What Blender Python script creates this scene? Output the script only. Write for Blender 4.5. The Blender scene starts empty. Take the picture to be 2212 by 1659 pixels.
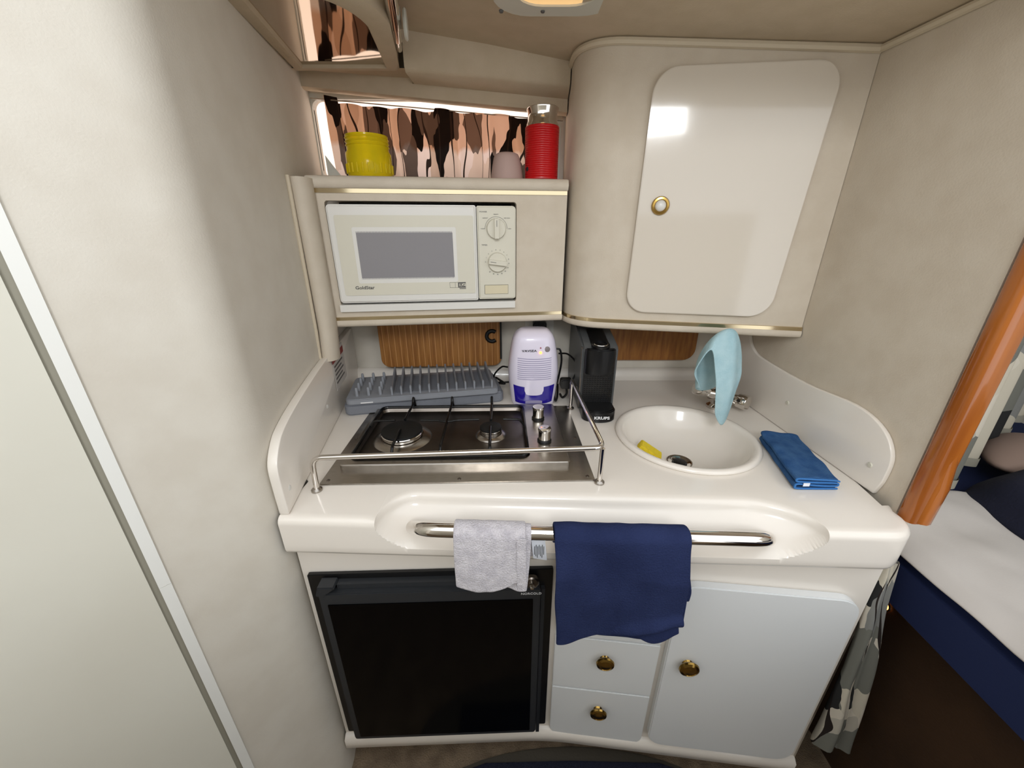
import bpy, bmesh, math, random
from mathutils import Vector, Matrix, noise
random.seed(7)
S = bpy.context.scene
COL = S.collection
PI = math.pi

# ------------------------------------------------------------------ camera
cam_d = bpy.data.cameras.new('camera'); cam = bpy.data.objects.new('camera', cam_d); COL.objects.link(cam)
cam.location = (0, 0, 1.16); cam.rotation_euler = (math.radians(68), 0, 0)
cam_d.sensor_width = 36; cam_d.lens = 835 / 2212 * 36; cam_d.clip_start = 0.01
S.camera = cam
# ------------------------------------------------------------------ sky and daylight
W = bpy.data.worlds.new('overcast_sky'); S.world = W; W.use_nodes = True
bg = W.node_tree.nodes['Background']; bg.inputs[0].default_value = (0.95, 0.975, 1.0, 1); bg.inputs[1].default_value = 0.95

def area(name, loc, target, sx, sy, power, col):
    d = bpy.data.lights.new(name, 'AREA'); d.shape = 'RECTANGLE'; d.size = sx; d.size_y = sy
    d.energy = power; d.color = col
    o = bpy.data.objects.new(name, d); COL.objects.link(o); o.location = loc
    o.rotation_euler = (Vector(target) - Vector(loc)).to_track_quat('-Z', 'Y').to_euler()
    return o
area('companionway_daylight', (0.03, -1.15, 1.86), (-0.1, 0.7, 0.95), 0.42, 0.36, 6.3, (0.95, 0.975, 1.0))
S.view_settings.view_transform = 'Standard'; S.view_settings.look = 'None'
S.view_settings.gamma = 1.0; S.view_settings.use_curve_mapping = False
S.view_settings.exposure = 0.86

# ------------------------------------------------------------------ materials
def lin(c):
    r = []
    for v in c[:3]:
        v /= 255.0
        r.append(v / 12.92 if v <= 0.04045 else ((v + 0.055) / 1.055) ** 2.4)
    return (*r, 1.0)

def mat(name, col, rough=0.5, metal=0.0, bump=None, var=None, coat=0.0, trans=0.0, emit=None, sheen=0.0, spec=0.5, ior=1.45):
    m = bpy.data.materials.new(name); m.use_nodes = True
    nt = m.node_tree; b = nt.nodes['Principled BSDF']; L = nt.links
    b.inputs['Base Color'].default_value = lin(col)
    b.inputs['Roughness'].default_value = rough; b.inputs['Metallic'].default_value = metal
    b.inputs['Coat Weight'].default_value = coat; b.inputs['Coat Roughness'].default_value = 0.06
    b.inputs['Transmission Weight'].default_value = trans; b.inputs['IOR'].default_value = ior
    b.inputs['Sheen Weight'].default_value = sheen; b.inputs['Specular IOR Level'].default_value = spec
    if emit:
        b.inputs['Emission Color'].default_value = lin(emit[0]); b.inputs['Emission Strength'].default_value = emit[1]
    tc = nt.nodes.new('ShaderNodeTexCoord')
    if var:   # (scale, second colour, optional stretch)
        n = nt.nodes.new('ShaderNodeTexNoise'); n.inputs['Scale'].default_value = var[0]; n.inputs['Detail'].default_value = 5
        src = tc.outputs['Object']
        if len(var) > 2:
            mp = nt.nodes.new('ShaderNodeMapping'); mp.inputs['Scale'].default_value = var[2]
            L.new(src, mp.inputs['Vector']); src = mp.outputs['Vector']
        L.new(src, n.inputs['Vector'])
        mx = nt.nodes.new('ShaderNodeMix'); mx.data_type = 'RGBA'
        mx.inputs['A'].default_value = lin(col); mx.inputs['B'].default_value = lin(var[1])
        rmp = nt.nodes.new('ShaderNodeMapRange'); rmp.inputs['From Min'].default_value = 0.35; rmp.inputs['From Max'].default_value = 0.65
        L.new(n.outputs['Fac'], rmp.inputs['Value']); L.new(rmp.outputs['Result'], mx.inputs['Factor'])
        L.new(mx.outputs['Result'], b.inputs['Base Color'])
    if bump:  # (scale, strength, distance)
        n = nt.nodes.new('ShaderNodeTexNoise'); n.inputs['Scale'].default_value = bump[0]; n.inputs['Detail'].default_value = 4
        L.new(tc.outputs['Object'], n.inputs['Vector'])
        bp = nt.nodes.new('ShaderNodeBump'); bp.inputs['Strength'].default_value = bump[1]; bp.inputs['Distance'].default_value = bump[2]
        L.new(n.outputs['Fac'], bp.inputs['Height']); L.new(bp.outputs['Normal'], b.inputs['Normal'])
    return m

def curtain_mat(name, scale, cols, transl=0.55, warm=(1, 1, 1), band=None):
    """printed cloth: irregular patches in a few tones with thin scribbled lines, partly translucent"""
    m = bpy.data.materials.new(name); m.use_nodes = True; nt = m.node_tree; L = nt.links
    nt.nodes.clear()
    out = nt.nodes.new('ShaderNodeOutputMaterial'); tc = nt.nodes.new('ShaderNodeTexCoord')
    mp = nt.nodes.new('ShaderNodeMapping'); mp.inputs['Scale'].default_value = scale
    L.new(tc.outputs['UV'], mp.inputs['Vector'])
    nz = nt.nodes.new('ShaderNodeTexNoise'); nz.inputs['Scale'].default_value = 1.1; L.new(mp.outputs[0], nz.inputs['Vector'])
    ad = nt.nodes.new('ShaderNodeVectorMath'); ad.operation = 'ADD'
    L.new(mp.outputs[0], ad.inputs[0]); L.new(nz.outputs['Color'], ad.inputs[1])
    vo = nt.nodes.new('ShaderNodeTexVoronoi'); vo.inputs['Scale'].default_value = 1.0; L.new(ad.outputs[0], vo.inputs['Vector'])
    sp = nt.nodes.new('ShaderNodeSeparateColor'); L.new(vo.outputs['Color'], sp.inputs[0])
    rp = nt.nodes.new('ShaderNodeValToRGB'); rp.color_ramp.interpolation = 'CONSTANT'
    e = rp.color_ramp.elements
    while len(e) < len(cols): e.new(0.5)
    for i, (p, c) in enumerate(cols): e[i].position = p; e[i].color = lin(c)
    L.new(sp.outputs[0], rp.inputs[0])
    wv = nt.nodes.new('ShaderNodeTexWave'); wv.inputs['Scale'].default_value = 0.25; wv.inputs['Distortion'].default_value = 14; wv.inputs['Detail'].default_value = 2
    L.new(mp.outputs[0], wv.inputs['Vector'])
    lt = nt.nodes.new('ShaderNodeMath'); lt.operation = 'GREATER_THAN'; lt.inputs[1].default_value = 0.985; L.new(wv.outputs['Fac'], lt.inputs[0])
    mx = nt.nodes.new('ShaderNodeMix'); mx.data_type = 'RGBA'; mx.inputs['B'].default_value = lin((50, 44, 42))
    L.new(lt.outputs[0], mx.inputs['Factor']); L.new(rp.outputs[0], mx.inputs['A'])
    col_out = mx.outputs['Result']
    if band:   # upper half tinted, lower half left paler
        sx = nt.nodes.new('ShaderNodeSeparateXYZ'); L.new(tc.outputs['UV'], sx.inputs[0])
        nb = nt.nodes.new('ShaderNodeMath'); nb.operation = 'MULTIPLY_ADD'; nb.inputs[1].default_value = 0.35; L.new(nz.outputs['Fac'], nb.inputs[0]); L.new(sx.outputs[1], nb.inputs[2])
        mr = nt.nodes.new('ShaderNodeMapRange'); mr.inputs['From Min'].default_value = 0.62; mr.inputs['From Max'].default_value = 0.70; L.new(nb.outputs[0], mr.inputs['Value'])
        tint = nt.nodes.new('ShaderNodeMix'); tint.data_type = 'RGBA'; tint.inputs['A'].default_value = (1, 1, 1, 1); tint.inputs['B'].default_value = lin(band); L.new(mr.outputs[0], tint.inputs['Factor'])
        mb = nt.nodes.new('ShaderNodeMix'); mb.data_type = 'RGBA'; mb.blend_type = 'MULTIPLY'; mb.inputs['Factor'].default_value = 1
        L.new(col_out, mb.inputs['A']); L.new(tint.outputs['Result'], mb.inputs['B']); col_out = mb.outputs['Result']
    df = nt.nodes.new('ShaderNodeBsdfDiffuse'); tr = nt.nodes.new('ShaderNodeBsdfTranslucent')
    tm = nt.nodes.new('ShaderNodeMix'); tm.data_type = 'RGBA'; tm.blend_type = 'MULTIPLY'; tm.inputs['Factor'].default_value = 1
    tm.inputs['B'].default_value = (*warm, 1); L.new(col_out, tm.inputs['A'])
    L.new(col_out, df.inputs[0]); L.new(tm.outputs['Result'], tr.inputs[0])
    ms = nt.nodes.new('ShaderNodeMixShader'); ms.inputs[0].default_value = transl
    L.new(df.outputs[0], ms.inputs[1]); L.new(tr.outputs[0], ms.inputs[2]); L.new(ms.outputs[0], out.inputs[0])
    return m

def stripe_wood(name, base, dark, line, freq):
    m = mat(name, base, 0.45, var=(9, dark, (14, 1, 1.2))); nt = m.node_tree; L = nt.links
    b = nt.nodes['Principled BSDF']; old = b.inputs['Base Color'].links[0].from_socket
    tc = nt.nodes.new('ShaderNodeTexCoord'); sx = nt.nodes.new('ShaderNodeSeparateXYZ'); L.new(tc.outputs['Object'], sx.inputs[0])
    mu = nt.nodes.new('ShaderNodeMath'); mu.operation = 'MULTIPLY'; mu.inputs[1].default_value = freq; L.new(sx.outputs[0], mu.inputs[0])
    fr = nt.nodes.new('ShaderNodeMath'); fr.operation = 'FRACT'; L.new(mu.outputs[0], fr.inputs[0])
    lt = nt.nodes.new('ShaderNodeMath'); lt.operation = 'LESS_THAN'; lt.inputs[1].default_value = 0.09; L.new(fr.outputs[0], lt.inputs[0])
    mx = nt.nodes.new('ShaderNodeMix'); mx.data_type = 'RGBA'; mx.inputs['B'].default_value = lin(line)
    L.new(lt.outputs[0], mx.inputs['Factor']); L.new(old, mx.inputs['A']); L.new(mx.outputs['Result'], b.inputs['Base Color'])
    return m

M = {}
M['wall'] = mat('cream_wall_vinyl', (218, 212, 200), 0.75, bump=(420, 0.22, 0.001), var=(16, (212, 205, 192)))
M['liner'] = mat('cream_headliner', (200, 184, 160), 0.8, bump=(420, 0.3, 0.001), var=(30, (194, 178, 153)))
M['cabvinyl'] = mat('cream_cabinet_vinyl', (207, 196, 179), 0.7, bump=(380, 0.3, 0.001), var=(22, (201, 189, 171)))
M['piping'] = mat('cream_piping', (206, 193, 170), 0.6)
M['gel'] = mat('white_gelcoat', (234, 227, 217), 0.22, coat=0.35, bump=(6, 0.03, 0.003))
M['panel'] = mat('white_laminate', (224, 226, 226), 0.3, coat=0.2, bump=(500, 0.06, 0.0006))
M['gloss'] = mat('glossy_cream_door', (216, 207, 193), 0.12, coat=0.6, bump=(7, 0.06, 0.004))
M['doorleft'] = mat('cream_laminate_door', (226, 224, 212), 0.25, coat=0.3, var=(4, (221, 218, 205)))
M['trimw'] = mat('white_plastic_edging', (238, 238, 233), 0.35)
M['groove'] = mat('grey_gasket', (150, 146, 132), 0.7)
M['carpet'] = mat('beige_carpet', (136, 118, 96), 0.95, bump=(300, 0.9, 0.004), var=(24, (110, 94, 76)))
M['kick'] = mat('taupe_kick_carpet', (150, 138, 120), 0.95, bump=(400, 0.8, 0.003), var=(26, (136, 124, 108)))
M['matdark'] = mat('dark_mat_rubber', (70, 64, 54), 0.7, bump=(200, 0.4, 0.002))
M['matnavy'] = mat('navy_mat_pile', (26, 30, 52), 0.95, bump=(420, 1.0, 0.006))
M['brass'] = mat('polished_brass', (208, 192, 158), 0.12, 1.0)
M['brassk'] = mat('antique_brass', (168, 136, 72), 0.18, 1.0)
M['chrome'] = mat('chrome', (215, 210, 204), 0.07, 1.0)
M['steel'] = mat('brushed_steel', (176, 170, 162), 0.27, 1.0, bump=(90, 0.05, 0.001), var=(60, (160, 154, 146), (1, 20, 1)))
M['steeld'] = mat('worn_steel_tray', (120, 113, 106), 0.33, 1.0, var=(18, (104, 97, 90)))
M['mirror'] = mat('polished_acrylic_mirror', (196, 184, 168), 0.05, 1.0, bump=(3, 0.05, 0.01))
M['black'] = mat('black_plastic', (16, 16, 17), 0.35)
M['blackm'] = mat('black_enamel', (9, 9, 10), 0.25)
M['iron'] = mat('matte_black_iron', (13, 13, 13), 0.55, bump=(300, 0.3, 0.001))
M['fridgef'] = mat('charcoal_plastic', (42, 44, 47), 0.45)
M['fridged'] = mat('gloss_black_panel', (4, 4, 5), 0.12, spec=0.15)
M['white'] = mat('white_plastic', (226, 224, 218), 0.3, coat=0.2)
M['ivory'] = mat('ivory_plastic', (216, 212, 196), 0.35)
M['button'] = mat('pale_yellow_button', (216, 206, 176), 0.4)
M['ink'] = mat('dark_grey_print', (92, 90, 88), 0.6)
M['inkb'] = mat('black_print', (30, 30, 34), 0.6)
M['inkw'] = mat('white_print', (226, 226, 226), 0.6)
M['mwglass'] = mat('grey_meshed_oven_window', (142, 140, 144), 0.1, coat=0.5, bump=(5, 0.02, 0.004))
M['yellow'] = mat('yellow_glass', (255, 236, 40), 0.08, trans=0.6, ior=1.2)
M['red'] = mat('red_silicone', (186, 14, 20), 0.3)
M['mauve'] = mat('mauve_ceramic', (176, 150, 142), 0.7, bump=(300, 0.15, 0.001))
M['glasspeach'] = mat('peach_lit_glass', (255, 226, 206), 0.03, trans=1.0, ior=1.02)  # peach tint puts the warm light outside into the pane colour
M['grey'] = mat('grey_silicone', (140, 143, 149), 0.6, bump=(300, 0.15, 0.0008))
M['greyd'] = mat('grey_microfibre', (124, 127, 134), 0.9, bump=(500, 0.5, 0.0015))
M['dehw'] = mat('white_gloss_plastic', (226, 220, 236), 0.25, coat=0.3)
M['slot'] = mat('lavender_grille_slot', (150, 143, 174), 0.6)
M['tank'] = mat('translucent_blue_tank', (38, 26, 140), 0.15, coat=0.4)
M['led'] = mat('orange_led', (255, 120, 60), 0.4, emit=((255, 110, 40), 6.0))
M['ledr'] = mat('red_led_off', (150, 40, 60), 0.3)
M['gbtn'] = mat('grey_button', (128, 118, 118), 0.45)
M['cofgrey'] = mat('coffee_grey_plastic', (76, 78, 79), 0.4)
M['cofblk'] = mat('coffee_black_plastic', (12, 12, 14), 0.28)
M['wood1'] = stripe_wood('striped_teak_board', (164, 112, 56), (140, 90, 42), (204, 152, 96), 62)
M['wood2'] = mat('teak_board', (160, 106, 48), 0.45, var=(10, (130, 80, 34), (12, 1, 1.4)))
M['post'] = mat('varnished_teak', (172, 98, 32), 0.22, coat=0.6, var=(6, (146, 78, 22), (9, 9, 0.7)))
M['towelw'] = mat('white_terry', (214, 209, 214), 0.95, bump=(420, 1.0, 0.004), var=(70, (192, 187, 194)), sheen=0.4)
M['toweln'] = mat('navy_terry', (43, 52, 87), 0.95, bump=(420, 0.8, 0.002), var=(12, (36, 44, 76)), spec=0.1)
M['clothl'] = mat('light_blue_microfibre', (178, 208, 215), 0.95, bump=(380, 0.7, 0.0015), var=(40, (164, 198, 207)), spec=0.1)
M['clothb'] = mat('blue_microfibre', (62, 96, 138), 0.95, bump=(420, 0.7, 0.0015), var=(50, (46, 80, 126)), spec=0.1)
M['clothbe'] = mat('bright_blue_binding', (52, 112, 176), 0.8)
M['sponge'] = mat('yellow_sponge', (226, 200, 46), 0.95, bump=(250, 0.9, 0.003))
M['label'] = mat('white_care_label', (226, 230, 238), 0.7)
M['blue'] = mat('navy_mattress_fabric', (18, 32, 72), 0.9, bump=(500, 0.3, 0.001))
M['sheet'] = mat('white_sheet', (192, 186, 180), 0.9, bump=(300, 0.15, 0.001))
M['blanket'] = mat('dark_navy_blanket', (17, 20, 40), 0.95, bump=(200, 0.5, 0.003))
M['taupe'] = mat('taupe_pillow', (150, 128, 116), 0.9)
M['dkwood'] = mat('dark_brown_carpet_liner', (66, 44, 24), 0.85, var=(8, (54, 35, 18)), bump=(260, 0.4, 0.002))
M['lampw'] = mat('warm_lamp_lens', (240, 205, 150), 0.4, emit=((255, 206, 140), 0.35))
M['amber'] = mat('amber_courtesy_lens', (255, 170, 80), 0.4, emit=((255, 160, 70), 5.0))
M['stickerr'] = mat('red_sticker_band', (150, 60, 56), 0.6)
M['sticker'] = mat('pale_sticker', (206, 202, 196), 0.6)
M['paleplastic'] = mat('pale_plastic', (206, 206, 196), 0.4)
PR = [(0, (30, 28, 28)), (0.20, (120, 110, 106)), (0.34, (226, 214, 206)), (0.46, (240, 232, 232)), (0.66, (96, 88, 84)), (0.78, (206, 190, 178))]
M['curtw'] = curtain_mat('window_curtain_print', (19, 1.5, 1), PR, 0.6, (1.0, 0.93, 0.89), (234, 204, 180))
PR2 = [(0, (52, 52, 52)), (0.16, (122, 122, 114)), (0.36, (206, 198, 180)), (0.62, (188, 182, 168)), (0.72, (140, 140, 136)), (0.86, (214, 206, 190))]
M['curtb'] = curtain_mat('berth_curtain_print', (7, 5, 1), PR2, 0.15)
M['curts'] = curtain_mat('curtain_tail_print', (2.2, 5, 1), PR2, 0.12)

# ------------------------------------------------------------------ helpers
def obj(name, bm, m, parent=None, smooth=40, mods=None):
    me = bpy.data.meshes.new(name)
    bmesh.ops.recalc_face_normals(bm, faces=bm.faces)
    bm.to_mesh(me); bm.free()
    if smooth:
        for p in me.polygons: p.use_smooth = True
        me.set_sharp_from_angle(angle=math.radians(smooth))
    me.materials.append(M[m])
    o = bpy.data.objects.new(name, me); COL.objects.link(o)
    if parent: o.parent = parent
    return o

def tag(o, label=None, cat=None, group=None, kind=None):
    if label: o['label'] = label
    if cat: o['category'] = cat
    if group: o['group'] = group
    if kind: o['kind'] = kind
    return o

def thing(name, label, cat, loc=(0, 0, 0), rz=0.0, group=None):
    o = bpy.data.objects.new(name, None); COL.objects.link(o)
    o.empty_display_size = 0.03; o.location = loc; o.rotation_euler = (0, 0, rz)
    return tag(o, label, cat, group)

def struct(name, bm, m, label, smooth=40, parent=None):
    o = obj(name, bm, m, parent, smooth)
    if not parent: tag(o, label, name.split('_')[0], kind='structure')
    return o

def part_copy(o, parent=None, loc=None):
    c = o.copy(); COL.objects.link(c)
    if parent: c.parent = parent
    if loc is not None: c.location = loc
    return c

def cap_bevel(bm, r, seg):
    if r > 0:
        ed = [e for e in bm.edges if e.is_manifold and e.calc_face_angle(0) > 0.6]
        bmesh.ops.bevel(bm, geom=ed, offset=r, segments=seg, affect='EDGES', clamp_overlap=True, profile=0.5)
    return bm

def box(x0, x1, y0, y1, z0, z1, r=0.0, seg=2, bm=None):
    b = bmesh.new()
    v = [b.verts.new(p) for p in ((x0, y0, z0), (x1, y0, z0), (x1, y1, z0), (x0, y1, z0), (x0, y0, z1), (x1, y0, z1), (x1, y1, z1), (x0, y1, z1))]
    for f in ((0, 3, 2, 1), (4, 5, 6, 7), (0, 1, 5, 4), (1, 2, 6, 5), (2, 3, 7, 6), (3, 0, 4, 7)): b.faces.new([v[i] for i in f])
    cap_bevel(b, r, seg)
    return join(bm, b) if bm else b

def join(bm, other):
    me = bpy.data.meshes.new('tmp'); other.to_mesh(me); other.free(); bm.from_mesh(me); bpy.data.meshes.remove(me); return bm

def rrect(x0, x1, z0, z1, r, n=6):
    rs = r if isinstance(r, (list, tuple)) else (r, r, r, r)   # bl br tr tl
    pts = []
    for (cx, cz, a, q) in ((x0, z0, PI, rs[0]), (x1, z0, 1.5 * PI, rs[1]), (x1, z1, 0, rs[2]), (x0, z1, 0.5 * PI, rs[3])):
        ox = cx + q if cx == x0 else cx - q; oz = cz + q if cz == z0 else cz - q
        for i in range(n + 1):
            t = a + i / n * PI / 2
            pts.append((ox + q * math.cos(t), oz + q * math.sin(t)))
    return pts

def prism(pts, d0, d1, plane='xz', r=0.0, seg=2):
    """extrude a 2d outline; plane xz extrudes along y, plane xy along z"""
    b = bmesh.new()
    f3 = (lambda p, d: (p[0], d, p[1])) if plane == 'xz' else ((lambda p, d: (p[0], p[1], d)) if plane == 'xy' else (lambda p, d: (d, p[0], p[1])))
    A = [b.verts.new(f3(p, d0)) for p in pts]; B = [b.verts.new(f3(p, d1)) for p in pts]
    b.faces.new(A); b.faces.new(list(reversed(B)))
    n = len(pts)
    for i in range(n): b.faces.new((A[i], B[i], B[(i + 1) % n], A[(i + 1) % n]))
    bmesh.ops.remove_doubles(b, verts=b.verts, dist=1e-6)
    bmesh.ops.recalc_face_normals(b, faces=b.faces)
    if r > 0:
        ed = []
        for e in b.edges:
            if len(e.link_faces) == 2 and (len(e.link_faces[0].verts) > 4 or len(e.link_faces[1].verts) > 4 or n <= 4) and e.calc_face_angle(0) > 0.6: ed.append(e)
        bmesh.ops.bevel(b, geom=ed, offset=r, segments=seg, affect='EDGES', clamp_overlap=True)
    return b

def frame(outer, inner, d0, d1, plane='xz'):
    """flat ring between two outlines of equal length, extruded"""
    b = bmesh.new(); n = len(outer)
    f3 = (lambda p, d: (p[0], d, p[1])) if plane == 'xz' else (lambda p, d: (p[0], p[1], d))
    R = [[b.verts.new(f3(p, d)) for p in pl] for d in (d0, d1) for pl in (outer, inner)]
    for i in range(n):
        j = (i + 1) % n
        for a, c in ((0, 1), (1, 3), (3, 2), (2, 0)): b.faces.new((R[a][i], R[a][j], R[c][j], R[c][i]))
    bmesh.ops.remove_doubles(b, verts=b.verts, dist=1e-6)
    return b

def fillet(pts, rad, n=6):
    P = [Vector(p) for p in pts]; out = [P[0]]
    for i in range(1, len(P) - 1):
        a, c = (P[i - 1] - P[i]), (P[i + 1] - P[i])
        r = rad[i] if isinstance(rad, (list, tuple)) else rad
        q = min(r, a.length * 0.49, c.length * 0.49)
        p0, p2 = P[i] + a.normalized() * q, P[i] + c.normalized() * q
        for k in range(n + 1):
            t = k / n; out.append((1 - t) ** 2 * p0 + 2 * t * (1 - t) * P[i] + t * t * p2)
    out.append(P[-1]); return out

def spline(pts, n=8):
    P = [Vector(p) for p in pts]; P = [2 * P[0] - P[1]] + P + [2 * P[-1] - P[-2]]; out = []
    for i in range(1, len(P) - 2):
        for k in range(n):
            t = k / n
            out.append(0.5 * ((2 * P[i]) + (P[i + 1] - P[i - 1]) * t + (2 * P[i - 1] - 5 * P[i] + 4 * P[i + 1] - P[i + 2]) * t * t + (3 * P[i] - P[i - 1] - 3 * P[i + 1] + P[i + 2]) * t ** 3))
    out.append(P[-2]); return out

def tube(path, r, seg=10, bm=None, caps=True):
    b = bm or bmesh.new(); P = [Vector(p) for p in path]; n = len(P)
    T = [(P[min(i + 1, n - 1)] - P[max(i - 1, 0)]).normalized() for i in range(n)]
    up = Vector((0, 0, 1)) if abs(T[0].z) < 0.9 else Vector((1, 0, 0))
    N = T[0].cross(up).normalized(); rings = []
    for i in range(n):
        N = (N - T[i] * N.dot(T[i])).normalized(); B = T[i].cross(N)
        rr = r[i] if isinstance(r, (list, tuple)) else r
        rings.append([b.verts.new(P[i] + rr * (math.cos(2 * PI * k / seg) * N + math.sin(2 * PI * k / seg) * B)) for k in range(seg)])
    for i in range(n - 1):
        for k in range(seg): b.faces.new((rings[i][k], rings[i][(k + 1) % seg], rings[i + 1][(k + 1) % seg], rings[i + 1][k]))
    if caps: b.faces.new(list(reversed(rings[0]))); b.faces.new(rings[-1])
    return b

def lathe(prof, seg=32, c=(0, 0, 0), bm=None, axis=None):
    """prof: (r, h) pairs; axis: optional direction vector instead of z"""
    b = bm or bmesh.new(); rings = []
    q = Vector((0, 0, 1)).rotation_difference(Vector(axis)) if axis else None
    def tr(v):
        v = Vector(v); v = q @ v if q else v
        return v + Vector(c)
    for r, h in prof:
        if r < 1e-6: rings.append([b.verts.new(tr((0, 0, h)))])
        else: rings.append([b.verts.new(tr((r * math.cos(2 * PI * k / seg), r * math.sin(2 * PI * k / seg), h))) for k in range(seg)])
    for A, B in zip(rings, rings[1:]):
        for k in range(seg):
            j = (k + 1) % seg
            if len(A) == 1 and len(B) == 1: continue
            if len(A) == 1: b.faces.new((A[0], B[j], B[k]))
            elif len(B) == 1: b.faces.new((A[k], A[j], B[0]))
            else: b.faces.new((A[k], A[j], B[j], B[k]))
    return b

def grid(fn, nu, nv, bm=None):
    b = bm or bmesh.new(); uvl = b.loops.layers.uv.verify()
    V = [[b.verts.new(fn(i / nu, j / nv)) for j in range(nv + 1)] for i in range(nu + 1)]
    for i in range(nu):
        for j in range(nv):
            f = b.faces.new((V[i][j], V[i + 1][j], V[i + 1][j + 1], V[i][j + 1]))
            for l, (a, c) in zip(f.loops, ((i, j), (i + 1, j), (i + 1, j + 1), (i, j + 1))): l[uvl].uv = (a / nu, c / nv)
    return b

def cloth(name, fn, nu, nv, m, thick, parent=None):
    o = obj(name, grid(fn, nu, nv), m, parent, 180)
    s = o.modifiers.new('thickness', 'SOLIDIFY'); s.thickness = thick; s.offset = 0
    sb = o.modifiers.new('smooth', 'SUBSURF'); sb.levels = 1; sb.render_levels = 1
    return o

def text(name, s, size, m, parent, loc, ext=0.0002, align='CENTER', rx=PI / 2, rz=0.0, sx=1.0, bold=0.0, ry=0.0):
    c = bpy.data.curves.new('txt', 'FONT'); c.body = s; c.size = size; c.extrude = ext; c.align_x = align; c.align_y = 'CENTER'; c.offset = bold
    c.resolution_u = 3
    t = bpy.data.objects.new('txt', c); COL.objects.link(t)
    dg = bpy.context.evaluated_depsgraph_get(); me = bpy.data.meshes.new_from_object(t.evaluated_get(dg))
    bpy.data.objects.remove(t); bpy.data.curves.remove(c)
    me.transform(Matrix.Translation(loc) @ Matrix.Rotation(rz, 4, 'Z') @ Matrix.Rotation(rx, 4, 'X') @ Matrix.Rotation(ry, 4, 'Z') @ Matrix.Diagonal((sx, 1, 1, 1)))
    me.materials.clear(); me.materials.append(M[m]); me.name = name
    o = bpy.data.objects.new(name, me); COL.objects.link(o); o.parent = parent
    return o

def n3(x, y, z): return noise.noise(Vector((x, y, z)))
def smooth01(t): t = max(0, min(1, t)); return t * t * (3 - 2 * t)

# plan of the galley
def wall_x(y): return -0.369 - 0.184 * (y - 0.498)
def rwall_x(y): return 0.609 + (0.901 - y) * 0.034
def ceil_z(x): return 1.484 - 0.098 * (x - 0.17)
BACK = 1.10

# ------------------------------------------------------------------ the room
struct('floor', box(-1.4, 1.7, -1.4, 1.4, -0.05, 0), 'carpet', 'beige brown carpeted cabin floor')
b = bmesh.new()
v = [b.verts.new((x, y, ceil_z(x) + dz)) for dz in (0, 0.04) for x, y in ((-1.3, 0.38), (1.7, 0.38), (1.7, 1.3), (-1.3, 1.3))]
for f in ((0, 1, 2, 3), (7, 6, 5, 4), (0, 4, 5, 1), (1, 5, 6, 2), (2, 6, 7, 3), (3, 7, 4, 0)): b.faces.new([v[i] for i in f])
struct('ceiling', b, 'liner', 'tan fabric headliner ceiling')

# left wall: runs along the galley end, then bends out towards the viewer with a soft convex corner
plan = fillet([(wall_x(1.14), 1.14, 0), (-0.366, 0.482, 0), (-0.459, 0.380, 0)], 0.035, 10)
def wall_strip(plan, z0, z1, th, nz=1):
    b = bmesh.new(); A = []
    for i, p in enumerate(plan):
        t = (plan[min(i + 1, len(plan) - 1)] - plan[max(i - 1, 0)]).normalized(); nrm = Vector((t.y, -t.x, 0))
        A.append([b.verts.new((q.x, q.y, z)) for q in (p, p + nrm * th) for z in (z0, z1)])
    for i in range(len(A) - 1):
        for a, c in ((0, 1), (1, 3), (3, 2), (2, 0)): b.faces.new((A[i][a], A[i][c], A[i + 1][c], A[i + 1][a]))
    for e in (A[0], A[-1]): b.faces.new((e[0], e[1], e[3], e[2]))
    return b
struct('wall_left', wall_strip(plan, 0, 1.62, 0.03), 'wall', 'cream textured vinyl wall bending round beside the galley')
dv = Vector((-0.6738, -0.7389, 0)).normalized(); nv_ = Vector((dv.y, -dv.x, 0)); P0 = Vector((-0.459, 0.380, 0))
def slab(s0, s1, d0, d1, z0, z1, r=0):
    b = box(s0, s1, d0, d1, z0, z1, r)
    mt = Matrix.Translation(P0) @ Matrix(((dv.x, -nv_.x, 0, 0), (dv.y, -nv_.y, 0, 0), (0, 0, 1, 0), (0, 0, 0, 1)))
    bmesh.ops.transform(b, matrix=mt, verts=b.verts); return b
e1 = struct('trim_1', slab(-0.002, 0.0105, -0.02, 0.003, 0.72, 1.62, 0.001), 'trimw', 'white plastic edging strip between cream wall and door')
obj('edging_strip', slab(-0.002, 0.0105, -0.02, 0.003, 0, 0.7195, 0.001), 'trimw', e1)
struct('trim_2', slab(0.0105, 0.0175, -0.03, -0.003, 0, 1.62), 'groove', 'grey gasket groove beside the door edging')
struct('door_1', slab(0.0175, 0.62, -0.03, 0.0, 0, 1.62, 0.003), 'doorleft', 'glossy pale cream door at the lower left')
struct('wall_shade_blocker', box(-1.0, 0.62, -0.42, -0.38, 0, 1.22), 'wall', 'added low cream wall behind the viewer shading the lower cabinets')  # unseen wall added here, its height set to keep light off the base doors
struct('wall_side', box(-1.25, -1.2, -1.4, -0.1, 0, 1.4), 'wall', 'cream side wall behind the viewer')

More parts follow.
